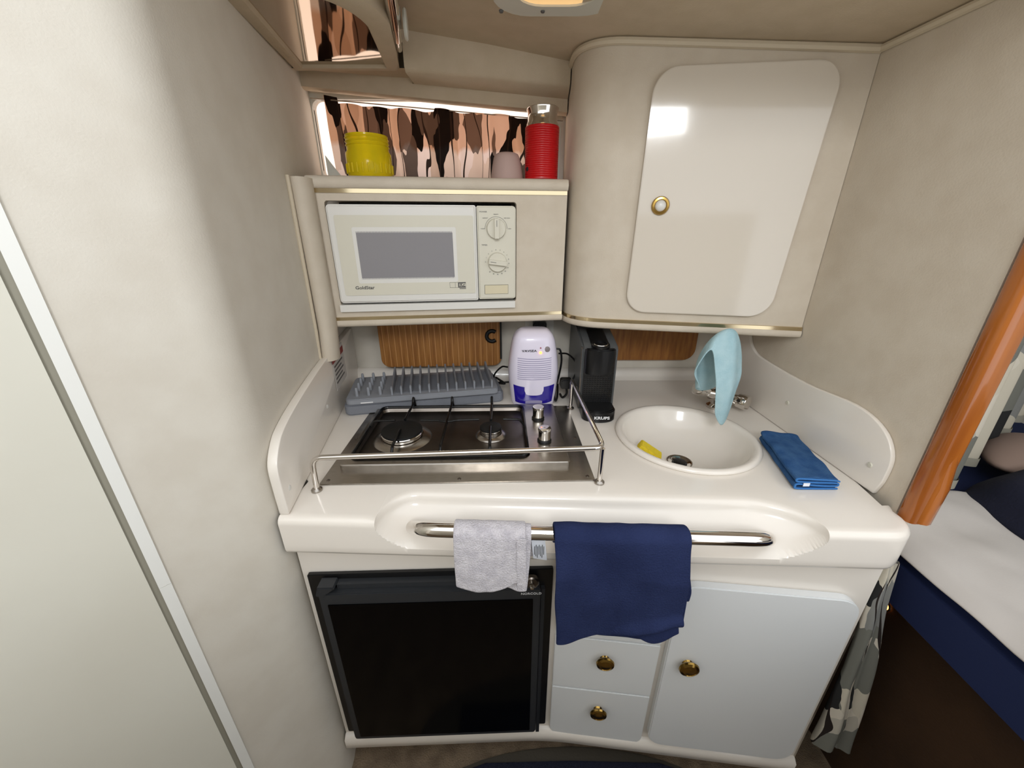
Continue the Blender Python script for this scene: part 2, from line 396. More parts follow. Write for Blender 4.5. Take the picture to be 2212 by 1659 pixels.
# back wall with the window opening over the shelf
b = box(-0.53, 0.66, BACK, BACK + 0.03, 0.60, 1.262); box(-0.53, 0.66, BACK, BACK + 0.03, 1.455, 1.60, bm=b)
box(0.12, 0.66, BACK, BACK + 0.03, 1.262, 1.455, bm=b); box(-0.53, -0.49, BACK, BACK + 0.03, 1.262, 1.455, bm=b)
struct('wall_back', b, 'wall', 'pale back wall behind counter and shelf')
w1 = struct('window_1', frame(rrect(-0.49, 0.12, 1.262, 1.455, 0.001), rrect(-0.478, 0.108, 1.274, 1.443, 0.02), BACK + 0.004, BACK + 0.026), 'paleplastic', 'long low window behind the patterned curtain')
obj('pane', box(-0.478, 0.108, BACK + 0.012, BACK + 0.016, 1.274, 1.443), 'glasspeach', w1)

# right wall (bulkhead) with its piping
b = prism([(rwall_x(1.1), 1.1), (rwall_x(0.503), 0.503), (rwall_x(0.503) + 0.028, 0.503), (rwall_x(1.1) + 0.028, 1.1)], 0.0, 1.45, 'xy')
struct('wall_right', b, 'cabvinyl', 'cream textured bulkhead on the right')  # warmer cabinet vinyl stands in for warm bounce light on this wall
struct('trim_3', tube([(rwall_x(y) - 0.003, y, ceil_z(0.615) - 0.006) for y in (0.80, 0.65, 0.5, 0.48)], 0.006, 8), 'piping', 'cream piping between ceiling and right bulkhead')

# headliner step over the window: valance, soffit box
b = bmesh.new()
def quadstrip(rows):
    V = [[b.verts.new(p) for p in r] for r in rows]
    for i in range(len(V) - 1):
        for j in range(len(V[0]) - 1): b.faces.new((V[i][j], V[i + 1][j], V[i + 1][j + 1], V[i][j + 1]))
def hz(x): return 1.484 - 0.083 * (x + 0.463)     # top of valance
V1 = [(-0.474, 1.05), (0.128, 1.05)]
rows = []
for x, yf in ((-0.474, 1.040), (-0.222, 1.040), (-0.218, 0.965), (-0.05, 0.985), (0.126, 1.02)):
    zc = ceil_z(x) + 0.01; zl = 1.455 - 0.037 * (x + 0.22)
    zl = zl if yf < 1.03 else hz(x) + 0.004
    rows.append([(x, yf, zc), (x, yf, zl + 0.008), (x, yf + 0.008, zl), (x, 1.05, hz(x) - (0.006 if x > -0.3 else 0.0)), (x, 1.05, hz(x) - 0.010), (x, 1.05, hz(x) - 0.031), (x, 1.056, hz(x) - 0.033), (x, 1.075, hz(x) - 0.033), (x, 1.10, hz(x) - 0.02), (x, 1.10, zc)])
quadstrip(rows)
struct('trim_4', b, 'liner', 'tan padded valance stepped above the window', 50)

# hatch panel in the headliner at the upper left: polished lens in a rounded tan frame
hat = thing('overhead_hatch', 'polished overhead hatch lens in a rounded tan frame at the upper left', 'hatch', (0, 0, 0))
HZ = 1.467
def corner(cx, cy, rx, ry, n=10): return [(cx + rx * math.cos(k / n * PI / 2), cy - ry * math.sin(k / n * PI / 2)) for k in range(n + 1)]
lens = [(-0.432, 0.985), (-0.262, 0.985)] + corner(-0.312, 0.815, 0.072, 0.098) + [(-0.385, 0.717)]
outer = [(-0.458, 1.000), (-0.236, 1.000)] + corner(-0.305, 0.815, 0.103, 0.140) + [(-0.412, 0.675)]
b = bmesh.new(); n = len(lens)
R = [[b.verts.new((p[0], p[1], HZ + dz)) for p in pl] for dz, pl in ((0.005, lens), (-0.001, [(q[0] * 0.90 + p[0] * 0.10, q[1] * 0.90 + p[1] * 0.10) for p, q in zip(outer, lens)]), (-0.002, [(q[0] * 0.25 + p[0] * 0.75, q[1] * 0.25 + p[1] * 0.75) for p, q in zip(outer, lens)]), (0.004, outer), (0.10, outer))]
for A, B in zip(R, R[1:]):
    for i in range(n): b.faces.new((A[i], A[(i + 1) % n], B[(i + 1) % n], B[i]))
obj('frame', b, 'liner', hat, 50)
obj('lens', prism(lens, HZ + 0.005, HZ + 0.012, 'xy'), 'mirror', hat)
b = bmesh.new()
for y0, y1, r in ((0.945, 0.905, 0.006), (0.900, 0.850, 0.009), (0.845, 0.745, 0.011)):
    x0 = -0.222 + 0.20 * (0.955 - y0); x1 = -0.222 + 0.20 * (0.955 - y1)
    tube([(x0, y0, 1.484), (x1, y1, 1.484)], r, 10, b)
obj('hinge', b, 'chrome', hat)
obj('knob', lathe([(0, -0.004), (0.02, -0.003), (0.022, 0), (0.02, 0.003), (0, 0.004)], 24, (-0.183, 0.848, 1.484), axis=(1, 0.15, 0)), 'paleplastic', hat)
# far edge of the hatch recess, stepping up to the valance
b = bmesh.new(); qs = [b.verts.new(p) for p in ((-0.474, 0.998, HZ + 0.003), (-0.220, 0.998, HZ + 0.003), (-0.220, 1.052, 1.468), (-0.474, 1.052, 1.4845))]; b.faces.new(qs)
obj('rear_sill', b, 'liner', hat)

# ceiling light
cl = thing('ceiling_light', 'warm oblong ceiling light with pale rim at the top edge', 'light', (0.070, 0.722, ceil_z(0.070)))
obj('rim', frame(rrect(-0.10, 0.10, -0.10, 0.105, 0.06), rrect(-0.066, 0.066, -0.066, 0.075, 0.045), -0.007, 0.002, 'xy'), 'paleplastic', cl)
obj('lens', prism(rrect(-0.066, 0.066, -0.066, 0.075, 0.045), -0.004, 0.0, 'xy'), 'lampw', cl)
for x in (-0.075, 0.0): obj('screw', lathe([(0, -0.0035), (0.003, -0.003), (0.004, 0)], 10, (x * 0.9 - 0.02, 0.088, -0.006)), 'ink', cl)

# ------------------------------------------------------------------ base cabinet
base = thing('base_cabinet', 'white moulded galley base cabinet with drawers and door', 'cabinet', (0, 0.6, 0))
def at_base(b): bmesh.ops.translate(b, verts=b.verts, vec=(0, -0.6, 0)); return b
front = fillet([(-0.366, 0.503, 0), (0.078, 0.5175, 0), (0.594, 0.4625, 0)], [0, 0.06, 0], 10)
def front_strip(off0, off1, z0, z1, bev):
    """closed body between the front outline pushed out by off and the back"""
    def line(off): return [(p.x, p.y - off) for p in front]
    b = bmesh.new(); rows = []
    prof = [(off0, z0), (off0, z1)] if not bev else [(off0 - bev, z0), (off0, z0 + bev), (off0, z1 - bev), (off0 - bev, z1)]
    for o, z in prof: rows.append([b.verts.new((x, y, z)) for x, y in line(o)])
    bk = [[b.verts.new((x, 1.07, z)) for x, y in line(0)] for z in (z0, z1)]
    rows = [bk[0]] + rows + [bk[1]]
    for A, B in zip(rows, rows[1:] + rows[:1]):
        for i in range(len(A) - 1): b.faces.new((A[i], A[i + 1], B[i + 1], B[i]))
    for k in (0, -1): b.faces.new([r[k] for r in rows])
    return b
bd = obj('body', at_base(front_strip(0.0, 0, 0.10, 0.668, 0)), 'gel', base)
obj('bottom_rim', at_base(front_strip(0.012, 0, 0.085, 0.128, 0.008)), 'gel', base, 60)
obj('toe_kick', at_base(front_strip(-0.055, 0, 0.0, 0.0855, 0)), 'kick', base)
RB = math.atan2(-0.0550, 0.516)
def frameB(u, d, z):   # along right face of base cabinet
    e = Vector((math.cos(RB), math.sin(RB), 0)); n = Vector((math.sin(RB), -math.cos(RB), 0))
    return Vector((0.078, 0.5175, 0)) + e * u + n * d + Vector((0, 0, z))
def in_frameB(b):
    mt = Matrix.Translation((0.078, 0.5175 - 0.6, 0)) @ Matrix.Rotation(RB, 4, 'Z'); bmesh.ops.transform(b, matrix=mt, verts=b.verts); return b
KN = [(0, 0.0), (0.009, 0.0), (0.0075, 0.003), (0.008, 0.005), (0.0155, 0.0075), (0.0175, 0.0100), (0.0165, 0.0130), (0.0125, 0.0148), (0.0118, 0.0140), (0.0095, 0.0140), (0.006, 0.0155), (0, 0.0160)]
def knob(parent, u, z, d, sc=1.0):
    p = Vector((u, -d, z)); b = lathe([(r * sc, h * sc) for r, h in KN], 24, p, axis=(0, -1, 0)); return obj('knob', in_frameB(b), 'brassk', parent)
for z0, z1, rr in ((0.437, 0.600, (0.002, 0.002, 0.02, 0.02)), (0.284, 0.4325, (0.002,) * 4), (0.118, 0.2795, (0.02, 0.02, 0.002, 0.002))):
    d = obj('drawer', in_frameB(prism(rrect(0.006, 0.203, z0, z1, rr), -0.009, 0.0, 'xz', 0.0012)), 'panel', base, 50)
    knob(d, 0.104, (z0 + z1) / 2 + 0.024, 0.009)
d = obj('cabinet_door', in_frameB(prism(rrect(0.213, 0.501, 0.137, 0.597, (0.03, 0.035, 0.035, 0.03)), -0.016, 0.0, 'xz', 0.002)), 'panel', base, 50)
knob(d, 0.253, 0.405, 0.016, 1.05)

# ------------------------------------------------------------------ worktop with scooped front
Fp = []   # front outline stations: (x, y, inward normal, scoop depth, inner offset)
def scoop(x, dl=0.0):
    l, r, wl, wr, D = -0.214 + dl, 0.474 - dl * 1.3, 0.055, 0.10, 0.068
    if x <= l or x >= r: return 0.0
    d = 1.0
    if x < l + wl: d = math.sqrt(max(0, 1 - ((l + wl - x) / wl) ** 2))
    elif x > r - wr: d = math.sqrt(max(0, 1 - ((x - r + wr) / wr) ** 2))
    return D * d
xs = [-0.367 + 0.0035 * i for i in range(0, 44)]
x = -0.214
xs = [-0.367 + i * 0.0153 for i in range(11)] + [-0.214 + 0.055 * (1 - math.cos(i / 24 * PI / 2)) for i in range(25)]
xs += [-0.159 + (0.300 + 0.159) * i / 80 for i in range(1, 81)] + [0.300 + 0.174 * math.sin(i / 70 * PI / 2) for i in range(1, 71)] + [0.490, 0.510, 0.530, 0.550, 0.572]
def fy(x): return 0.479 - 0.0305 * (x + 0.355) / 0.826
for x in xs:
    s = scoop(x); Fp.append((x, fy(x), Vector((0.037, 1, 0)).normalized(), s, 0.095 if x < 0.5 else 0.095 - 0.062 * smooth01((x - 0.5) / 0.072)))
for k in range(1, 11):
    a = -PI / 2 + k / 10 * (PI / 2 + 0.2); c = Vector((0.572, fy(0.572) + 0.045, 0))
    Fp.append((c.x + 0.045 * math.cos(a), c.y + 0.045 * math.sin(a), Vector((-math.cos(a), -math.sin(a), 0)), 0.0, 0.033))
Fp.append((0.623, 0.512, Vector((-0.98, -0.1, 0)).normalized(), 0.0, 0.02))
CT, CB = 0.74, 0.666
b = bmesh.new(); strip = []
for (x, y, nrm, s, inn) in Fp:
    prof = [(inn, CT)]; er = 0.012
    w = smooth01(s / 0.03)
    prof.append((s + er * 1.3, CT))
    for k in range(1, 6):
        a = k / 5 * PI / 2; prof.append((s + er * (1 - math.sin(a)), CT - er * (1 - math.cos(a))))
    N = 14; zb = CB + 0.020
    for k in range(1, N + 1):
        t = k / N; z = (CT - er) + (zb - (CT - er)) * t
        o = min(s, scoop(x, 0.050 * t ** 1.8)) * (1 - t ** 1.8) if s > 0 else 0.0
        prof.append((o + 0.0003 * t, z))
    prof += [(0.0004, CB + 0.010)]
    prof += [(0.0025, CB + 0.004), (0.007, CB + 0.0005), (0.02, CB), (0.045 if inn > 0.05 else 0.02, CB)]
    strip.append([b.verts.new((x + nrm.x * o, y + nrm.y * o, z)) for o, z in prof])
for A, B in zip(strip, strip[1:]):
    for i in range(len(A) - 1): b.faces.new((A[i], B[i], B[i + 1], A[i + 1]))
# flat top with a round hole for the sink
SC = (0.374, 0.735); SR = 0.132
inner = [r[0] for r in strip]
outl = inner + [b.verts.new((rwall_x(0.60) - 0.002, 0.60, CT)), b.verts.new((rwall_x(1.095) - 0.002, 1.095, CT)), b.verts.new((wall_x(1.095) + 0.002, 1.095, CT)), b.verts.new((wall_x(0.60) + 0.002, 0.60, CT))]
hole = [b.verts.new((SC[0] + SR * math.cos(2 * PI * k / 48), SC[1] + SR * math.sin(2 * PI * k / 48), CT)) for k in range(48)]
ed = []
for loop in (outl, hole):
    for i in range(len(loop)):
        a, c = loop[i], loop[(i + 1) % len(loop)]
        e = b.edges.get((a, c)) or b.edges.new((a, c)); ed.append(e)
bmesh.ops.triangle_fill(b, use_beauty=True, use_dissolve=False, edges=ed, normal=(0, 0, 1))
top = thing('worktop', 'white moulded galley worktop with scooped front edge', 'worktop', (0.12, 0.75, CT))
bmesh.ops.translate(b, verts=b.verts, vec=(-0.12, -0.75, -CT))
obj('slab', b, 'gel', top, 35)
def loc_top(b): bmesh.ops.translate(b, verts=b.verts, vec=(-0.12, -0.75, -CT)); return b
# upstand along the back
obj('upstand', loc_top(prism(fillet([(1.098, CT - 0.001, 0), (1.070, CT - 0.001, 0), (1.080, CT + 0.012, 0), (1.084, CT + 0.030, 0), (1.098, CT + 0.030, 0)], 0.006, 4) and [(1.098, CT - 0.001), (1.066, CT - 0.001), (1.074, CT + 0.004), (1.080, CT + 0.014), (1.083, CT + 0.024), (1.088, CT + 0.029), (1.098, CT + 0.030)], -0.47, 0.60, 'yz')), 'gel', top, 60)
# side splash panels
def splash(ptsyz, xf, th, name='splash_panel'):
    b = prism(ptsyz, 0, 1, 'yz', 0.0)
    for v in b.verts: v.co.x = xf(v.co.y) + (th if v.co.x > 0.5 else 0)
    return obj(name, loc_top(cap_bevel(b, 0.0015, 2)), 'gel', top, 50)
top_l = [p[:2] for p in [tuple(q) for q in spline([(0.488, 0.741, 0), (0.487, 0.79, 0), (0.490, 0.828, 0), (0.512, 0.852, 0), (0.545, 0.866, 0), (0.63, 0.878, 0), (0.79, 0.889, 0), (1.0, 0.893, 0), (1.096, 0.893, 0)], 5)]]
sl = splash(top_l + [(1.096, 0.741)], lambda y: wall_x(y) + 0.0005, 0.0155)
top_r = [p[:2] for p in [tuple(q) for q in spline([(0.540, 0.741, 0), (0.533, 0.775, 0), (0.536, 0.818, 0), (0.565, 0.852, 0), (0.625, 0.868, 0), (0.74, 0.862, 0), (0.88, 0.868, 0), (0.925, 0.880, 0), (0.948, 0.905, 0), (0.955, 0.944, 0)], 5)]]
sr = splash(top_r + [(1.096, 0.944), (1.096, 0.741)], lambda y: rwall_x(y) - 0.0085, 0.008)
for y, z in ((0.510, 0.775), (0.76, 0.80)):
    obj('screw_cap', loc_top(lathe([(0, 0.0015), (0.004, 0.001), (0.0048, 0)], 12, (wall_x(y) + 0.016, y, z), axis=(1, 0, 0))), 'white', sl)
for y, z in ((0.771, 0.804), (0.561, 0.784), (0.97, 0.807)):
    obj('screw_cap', loc_top(lathe([(0, 0.002), (0.004, 0.0015), (0.005, 0)], 12, (rwall_x(y) - 0.0085, y, z), axis=(-1, 0, 0))), 'ivory', sr)
# warning sticker on the left splash
st = thing('warning_sticker', 'small warning sticker with red band on left splash panel', 'sticker', (wall_x(0.9) + 0.0165, 0.905, 0.86))
ra = math.atan(0.184)
for nm, y0, y1, z0, z1, mm in (('paper', -0.06, 0.05, -0.06, 0.03, 'sticker'), ('red_band', -0.06, 0.05, 0.006, 0.022, 'stickerr')):
    b = box(0.0, 0.0006 if nm == 'paper' else 0.001, y0, y1, z0, z1); bmesh.ops.rotate(b, verts=b.verts, cent=(0, 0, 0), matrix=Matrix.Rotation(ra, 3, 'Z')); obj(nm, b, mm, st, 0)
b = bmesh.new()
for k in range(5): box(0.0, 0.001, -0.05, 0.03 - 0.015 * (k % 2), -0.006 - k * 0.010, -0.002 - k * 0.010, bm=b)
bmesh.ops.rotate(b, verts=b.verts, cent=(0, 0, 0), matrix=Matrix.Rotation(ra, 3, 'Z')); obj('fine_print', b, 'ink', st, 0)

# ------------------------------------------------------------------ refrigerator
fr = thing('refrigerator', 'small built-in black refrigerator under the worktop', 'refrigerator', (-0.141, 0.5100, 0.135), 0.0327)
obj('flange', prism(rrect(-0.214, 0.214, 0.012, 0.469, 0.003), -0.008, -0.0005, 'xz', 0.001), 'black', fr)
dr = obj('door', prism(rrect(-0.190, 0.190, 0.027, 0.448, 0.006), -0.030, -0.008, 'xz', 0.002), 'fridgef', fr)
obj('door_panel', prism(rrect(-0.177, 0.177, 0.038, 0.424, 0.002), -0.0312, -0.029, 'xz', 0.0006), 'fridged', dr)
text('lettering', 'NORCOLD', 0.0066, 'inkw', dr, (0.1735, -0.0303, 0.4365), sx=1.1)
obj('top_rail', box(-0.160, 0.160, -0.020, -0.008, 0.4485, 0.459, 0.002), 'fridgef', fr)
b = prism([(-0.194, 0.444), (-0.180, 0.444), (-0.160, 0.460), (-0.162, 0.464), (-0.188, 0.464)], -0.032, -0.008, 'xz', 0.002)
obj('hinge', b, 'fridgef', fr)
lt = obj('latch', lathe([(0, 0.006), (0.009, 0.006), (0.011, 0.008), (0.013, 0.006), (0.0135, 0)], 24, (0.174, -0.022, 0.459), axis=(0, -1, 0)), 'steeld', fr)
obj('latch_pin', lathe([(0, 0.016), (0.003, 0.015), (0.0045, 0.012), (0.0045, 0)], 16, (0.174, -0.022, 0.456), axis=(0, -1, 0)), 'chrome', lt)
obj('side_strip', box(0.1925, 0.1995, -0.016, -0.006, 0.0, 0.43, 0.001), 'fridgef', fr)

# ------------------------------------------------------------------ grab rail and towels
BY, BZ = 0.4455, 0.7415
gr = thing('grab_rail', 'polished stainless grab rail across the worktop scoop', 'rail', (0.12, BY, BZ))
path = fillet([(-0.160, 0.489, 0.715), (-0.128, BY + 0.006, 0.744), (0.375, BY - 0.005, BZ - 0.006), (0.408, 0.478, 0.702)], 0.035, 10)
path = [p - Vector((0.12, BY, BZ)) for p in path]
obj('bar', tube(path, 0.0105, 16), 'chrome', gr)
def drape(x0, x1, zf, zb, amp, seed, yo=0.0, R=0.0135, skew=0.0, xb=None, off=0.0):
    """towel over the bar: v 0 = back hem, v 1 = front hem"""
    def fn(u, v):
        x = x0 + (x1 - x0) * u
        zc = BZ - 0.004 * (x - 0.1) / 0.3
        yc = BY - 0.007 * (x - 0.1) / 0.3
        bl = zc - zb(u); fl = zc - zf(u); arc = PI * R; tot = bl + arc + fl; s = v * tot
        if s < bl: y, z, h = R, -(bl - s), (bl - s)
        elif s < bl + arc:
            a = (s - bl) / R; y, z, h = R * math.cos(a), R * math.sin(a), 0
        else: y, z, h = -R, -(s - bl - arc), (s - bl - arc)
        front = s > bl + arc * 0.5
        k = min(1, h / 0.06)
        wv = amp * k * (math.sin(u * 7 + seed) * 0.6 + n3(u * 4 + seed, h * 9, seed) * 1.2)
        y2 = yc + y + (wv - 0.006 * k if front else 0.15 * wv) - yo
        xx = x + skew * (h if front else 0) + (xb * min(1, h / 0.13) if (xb and not front) else 0) + 0.0025 * n3(seed, h * 14, u * 2)
        return (xx, y2, zc + z + 0.001 * n3(u * 9, seed, v * 9))
    return fn
def creased(fn):
    """a diagonal fold near the lower right corner"""
    def g(u, v):
        x, y, z = fn(u, v)
        if u > 0.35 and z < 0.66 and y < BY:
            zl = 0.560 + 0.040 * smooth01((u - 0.35) / 0.6); k = smooth01((u - 0.35) / 0.3)
            y -= 0.009 * k * math.exp(-((z - zl) / 0.010) ** 2) - 0.006 * k * math.exp(-((z - zl + 0.020) / 0.010) ** 2)
        return (x, y, z)
    return g
tw = thing('white_hand_towel', 'white terry hand towel hanging on the grab rail', 'towel', (0, 0, 0))
cloth('outer_layer', drape(-0.0835, 0.020, lambda u: 0.658 - 0.006 * math.sin(u * 3) + 0.014 * smooth01((u - .5) * 2), lambda u: 0.700, 0.004, 1.3, 0.003, 0.0165), 26, 44, 'towelw', 0.004, tw)
cloth('inner_layer', drape(-0.074, 0.0285, lambda u: 0.660 - 0.014 * smooth01((u - .35) * 1.8), lambda u: 0.684, 0.003, 2.9, 0.0, 0.0125, -0.06, 0.026), 24, 40, 'towelw', 0.003, tw)
obj('hem_band', grid(lambda u, v: (0.0075 + 0.013 * u + 0.003 * n3(1, v * 3, 0), drape(-0.0835, 0.020, lambda q: 0.662, lambda q: 0.700, 0.004, 1.3, 0.0055, 0.0165)(0.9, 0.58 + 0.415 * v)[1], 0.752 - 0.088 * v), 3, 20), 'towelw', tw, 180)
lb = obj('care_label', grid(lambda u, v: (0.0285 + 0.021 * u + 0.004 * v, BY + 0.0045 - 0.004 * math.sin(v * 2.5), 0.732 - 0.040 * v - 0.004 * u), 4, 8), 'label', tw, 180)
b = bmesh.new()
for k in range(7): box(0.0335 + k * 0.0023, 0.0343 + k * 0.0023, BY - 0.0006, BY - 0.0002, 0.702 - 0.003 * (k % 3), 0.718 + 0.003 * (k % 2), bm=b)
obj('fine_print', b, 'inkb', lb, 0)
tn = thing('navy_towel', 'dark navy towel folded over the grab rail', 'towel', (0, 0, 0))
cloth('outer_layer', creased(drape(0.0605, 0.255, lambda u: 0.542 + 0.014 * smooth01(u * 3) + 0.012 * smooth01((u - .75) * 4) - 0.004 * math.sin(u * 9), lambda u: 0.712, 0.006, 5.1, 0.003, 0.0165, 0.05)), 50, 90, 'toweln', 0.005, tn)
cloth('inner_layer', drape(0.072, 0.258, lambda u: 0.556 - 0.020 * smooth01((u - .35) * 2.4) + 0.045 * smooth01((u - .74) * 6), lambda u: 0.590, 0.004, 8.7, -0.001, 0.0125, 0.085, 0.034), 40, 60, 'toweln', 0.004, tn)
obj('care_label', prism([(0.206, 0.546), (0.228, 0.548), (0.224, 0.532), (0.216, 0.526)], 0.4365, 0.4370, 'xz'), 'label', tn, 0)

# ------------------------------------------------------------------ hob
RH = math.atan2(0.013, 0.485)
hob = thing('gas_hob', 'stainless two burner gas hob set in the worktop', 'hob', (-0.339, 0.562, CT), RH)
obj('plate', prism(rrect(0, 0.488, 0, 0.312, 0.004, 3), 0.0, 0.003, 'xy', 0.001), 'steel', hob)
for x, y in ((0.012, 0.012), (0.245, 0.010), (0.476, 0.012), (0.478, 0.15), (0.476, 0.30), (0.012, 0.16)):
    obj('screw', lathe([(0, 0.0016), (0.002, 0.0014), (0.0035, 0.0)], 10, (x, y, 0.003)), 'steeld', hob)
X0, X1, Y0, Y1 = 0.020, 0.450, 0.043, 0.302
b = prism(rrect(X0, X1, Y0, Y1, 0.004, 3), 0.003, 0.0145, 'xy', 0.003)
# raised pad as a rim with a sunken pressed tray
out = rrect(X0, X1, Y0, Y1, 0.006, 4); inn = rrect(0.030, 0.376, 0.060, 0.288, 0.012, 4)
b.free(); b = bmesh.new(); n = len(out)
lv = [(out, 0.003), (out, 0.0115), ([(p[0] + (0.235 - p[0]) * 0.008, p[1] + (0.17 - p[1]) * 0.012) for p in out], 0.0135), (inn, 0.0135)]
R = [[b.verts.new((p[0], p[1], z)) for p in pl] for pl, z in lv]
for A, B in zip(R, R[1:]):
    for i in range(n): b.faces.new((A[i], A[(i + 1) % n], B[(i + 1) % n], B[i]))
obj('raised_panel', b, 'steel', hob, 30)
b = bmesh.new()
in2 = rrect(0.037, 0.369, 0.067, 0.281, 0.014, 4)
R = [[b.verts.new((p[0], p[1], z)) for p in pl] for pl, z in ((inn, 0.0135), ([((p[0] + q[0]) / 2, (p[1] + q[1]) / 2) for p, q in zip(inn, in2)], 0.0125), (in2, 0.0055))]
for A, B in zip(R, R[1:]):
    for i in range(n): b.faces.new((A[i], A[(i + 1) % n], B[(i + 1) % n], B[i]))
b.faces.new(R[-1])
obj('tray', b, 'steeld', hob, 30)
def burner(x, y, r):
    e = obj('burner', lathe([(r * 1.42, 0.0056), (r * 1.36, 0.0075), (r * 1.12, 0.011), (r * 1.02, 0.0115), (r * 1.0, 0.0085), (0, 0.0085)], 40, (x, y, 0)), 'steel', hob)
    obj('burner_ring', lathe([(r * 0.95, 0.0085), (r * 0.98, 0.012), (r, 0.020), (r * 0.97, 0.0215), (0, 0.0215)], 40, (x, y, 0)), 'chrome', e)
    obj('burner_cap', lathe([(r * 0.93, 0.0217), (r * 0.985, 0.0235), (r * 0.97, 0.026), (r * 0.85, 0.0275), (0, 0.028)], 40, (x, y, 0)), 'iron', e)
burner(0.111, 0.155, 0.043); burner(0.298, 0.163, 0.0235)
ps = obj('pan_support', tube([(p[0], p[1], 0.0165) for p in rrect(0.034, 0.372, 0.064, 0.284, 0.014, 4)] + [(0.034, 0.078, 0.0165)], 0.0034, 8), 'blackm', hob)
def bar(x): return fillet([(x, 0.066, 0.015), (x, 0.078, 0.031), (x, 0.270, 0.031), (x, 0.279, 0.046), (x, 0.290, 0.016)], 0.006, 4)
gapb = lambda x, y0, y1: None
b = bmesh.new()
tube(bar(0.203), 0.0030, 8, b)
for x, r in ((0.111, 0.043), (0.298, 0.0235)):
    yb = 0.155 if x < 0.2 else 0.163
    tube(fillet([(x, 0.066, 0.015), (x, 0.078, 0.031), (x, yb - 0.012, 0.032)], 0.006, 4), 0.0030, 8, b)
    tube(fillet([(x, yb + r * 0.75, 0.032), (x, 0.268, 0.031), (x, 0.279, 0.046), (x, 0.290, 0.016)], 0.006, 4), 0.0030, 8, b)
obj('support_bar', b, 'blackm', ps)
b = bmesh.new()
yb = 0.185
tube(fillet([(0.034, yb, 0.015), (0.045, yb, 0.031), (0.090, yb, 0.032)], 0.006, 4), 0.0026, 8, b)
tube(fillet([(0.145, yb, 0.032), (0.180, yb, 0.031), (0.203, yb - 0.008, 0.031), (0.225, yb, 0.031), (0.272, yb, 0.032)], 0.006, 4), 0.0026, 8, b)
tube(fillet([(0.325, yb, 0.032), (0.360, yb, 0.031), (0.372, yb, 0.015)], 0.006, 4), 0.0026, 8, b)
obj('cross_bar', b, 'blackm', ps)
for x, y in ((0.405, 0.222), (0.409, 0.122)):
    k = obj('control_knob', lathe([(0.0125, 0.006), (0.0125, 0.022), (0.0135, 0.027), (0.0125, 0.030), (0, 0.031)], 32, (x, y, 0.0135)), 'chrome', hob)
    obj('knob_collar', lathe([(0.0145, 0.0), (0.0145, 0.003), (0.011, 0.0065), (0, 0.0065)], 24, (x, y, 0.0135)), 'black', k)
    bb = box(x - 0.006, x - 0.0045, y + 0.016, y + 0.020, 0.0136, 0.0139); box(x - 0.001, x + 0.0005, y + 0.016, y + 0.020, 0.0136, 0.0139, bm=bb); obj('flame_mark', bb, 'inkb', k, 0)

# rail round the hob
rl = thing('fiddle_rail', 'slim chrome fiddle rail round the hob', 'rail', (-0.336, 0.549, CT))
o3 = Vector((-0.336, 0.549, CT))
path = fillet([Vector((-0.336, 0.549, CT + 0.002)), Vector((-0.333, 0.549, 0.806)), Vector((0.157, 0.571, 0.812)), Vector((0.146, 0.876, 0.816)), Vector((0.146, 0.882, 0.806))], [0, 0.018, 0.018, 0.004, 0], 8)
obj('top_rail', tube([p - o3 for p in path], 0.0046, 12), 'chrome', rl)
for x, y, zt in ((0.155, 0.571, 0.811), (0.146, 0.874, 0.814)):
    obj('post', tube([Vector((x, y, CT + 0.002)) - o3, Vector((x, y, zt)) - o3], 0.0044, 12), 'chrome', rl)
for x, y in ((-0.336, 0.549), (0.155, 0.571), (0.146, 0.874)):
    obj('foot', lathe([(0.009, 0), (0.009, 0.003), (0.006, 0.006), (0.0, 0.0065)], 20, Vector((x, y, CT + 0.0002)) - o3), 'steel', rl)

# ------------------------------------------------------------------ sink
sk = thing('sink', 'round white basin set in the worktop', 'sink', (SC[0], SC[1], CT))
prof = [(0.131, -0.002), (0.144, 0.0004), (0.146, 0.004), (0.143, 0.0085), (0.137, 0.0095), (0.131, 0.007), (0.127, 0.0), (0.122, -0.012), (0.112, -0.030), (0.097, -0.045), (0.075, -0.056), (0.045, -0.0635), (0.024, -0.0665), (0.0, -0.067)]
obj('basin', lathe(prof, 64), 'gel', sk, 180)
dn = obj('drain', lathe([(0.027, -0.0660), (0.027, -0.0625), (0.021, -0.0625), (0.017, -0.0655), (0, -0.066)], 32), 'chrome', sk)
obj('drain_plug', lathe([(0.016, -0.0653), (0.013, -0.0625), (0, -0.062)], 24), 'blackm', dn)
sp = prism(rrect(-0.026, 0.026, -0.014, 0.014, 0.003, 3), -0.009, 0.009, 'xy', 0.002)
o = obj('sponge', sp, 'sponge'); o.location = (0.300, 0.728, CT - 0.0335); o.rotation_euler = (0.05, 0.50, -0.35)
tag(o, 'yellow sponge lying in the white basin', 'sponge')

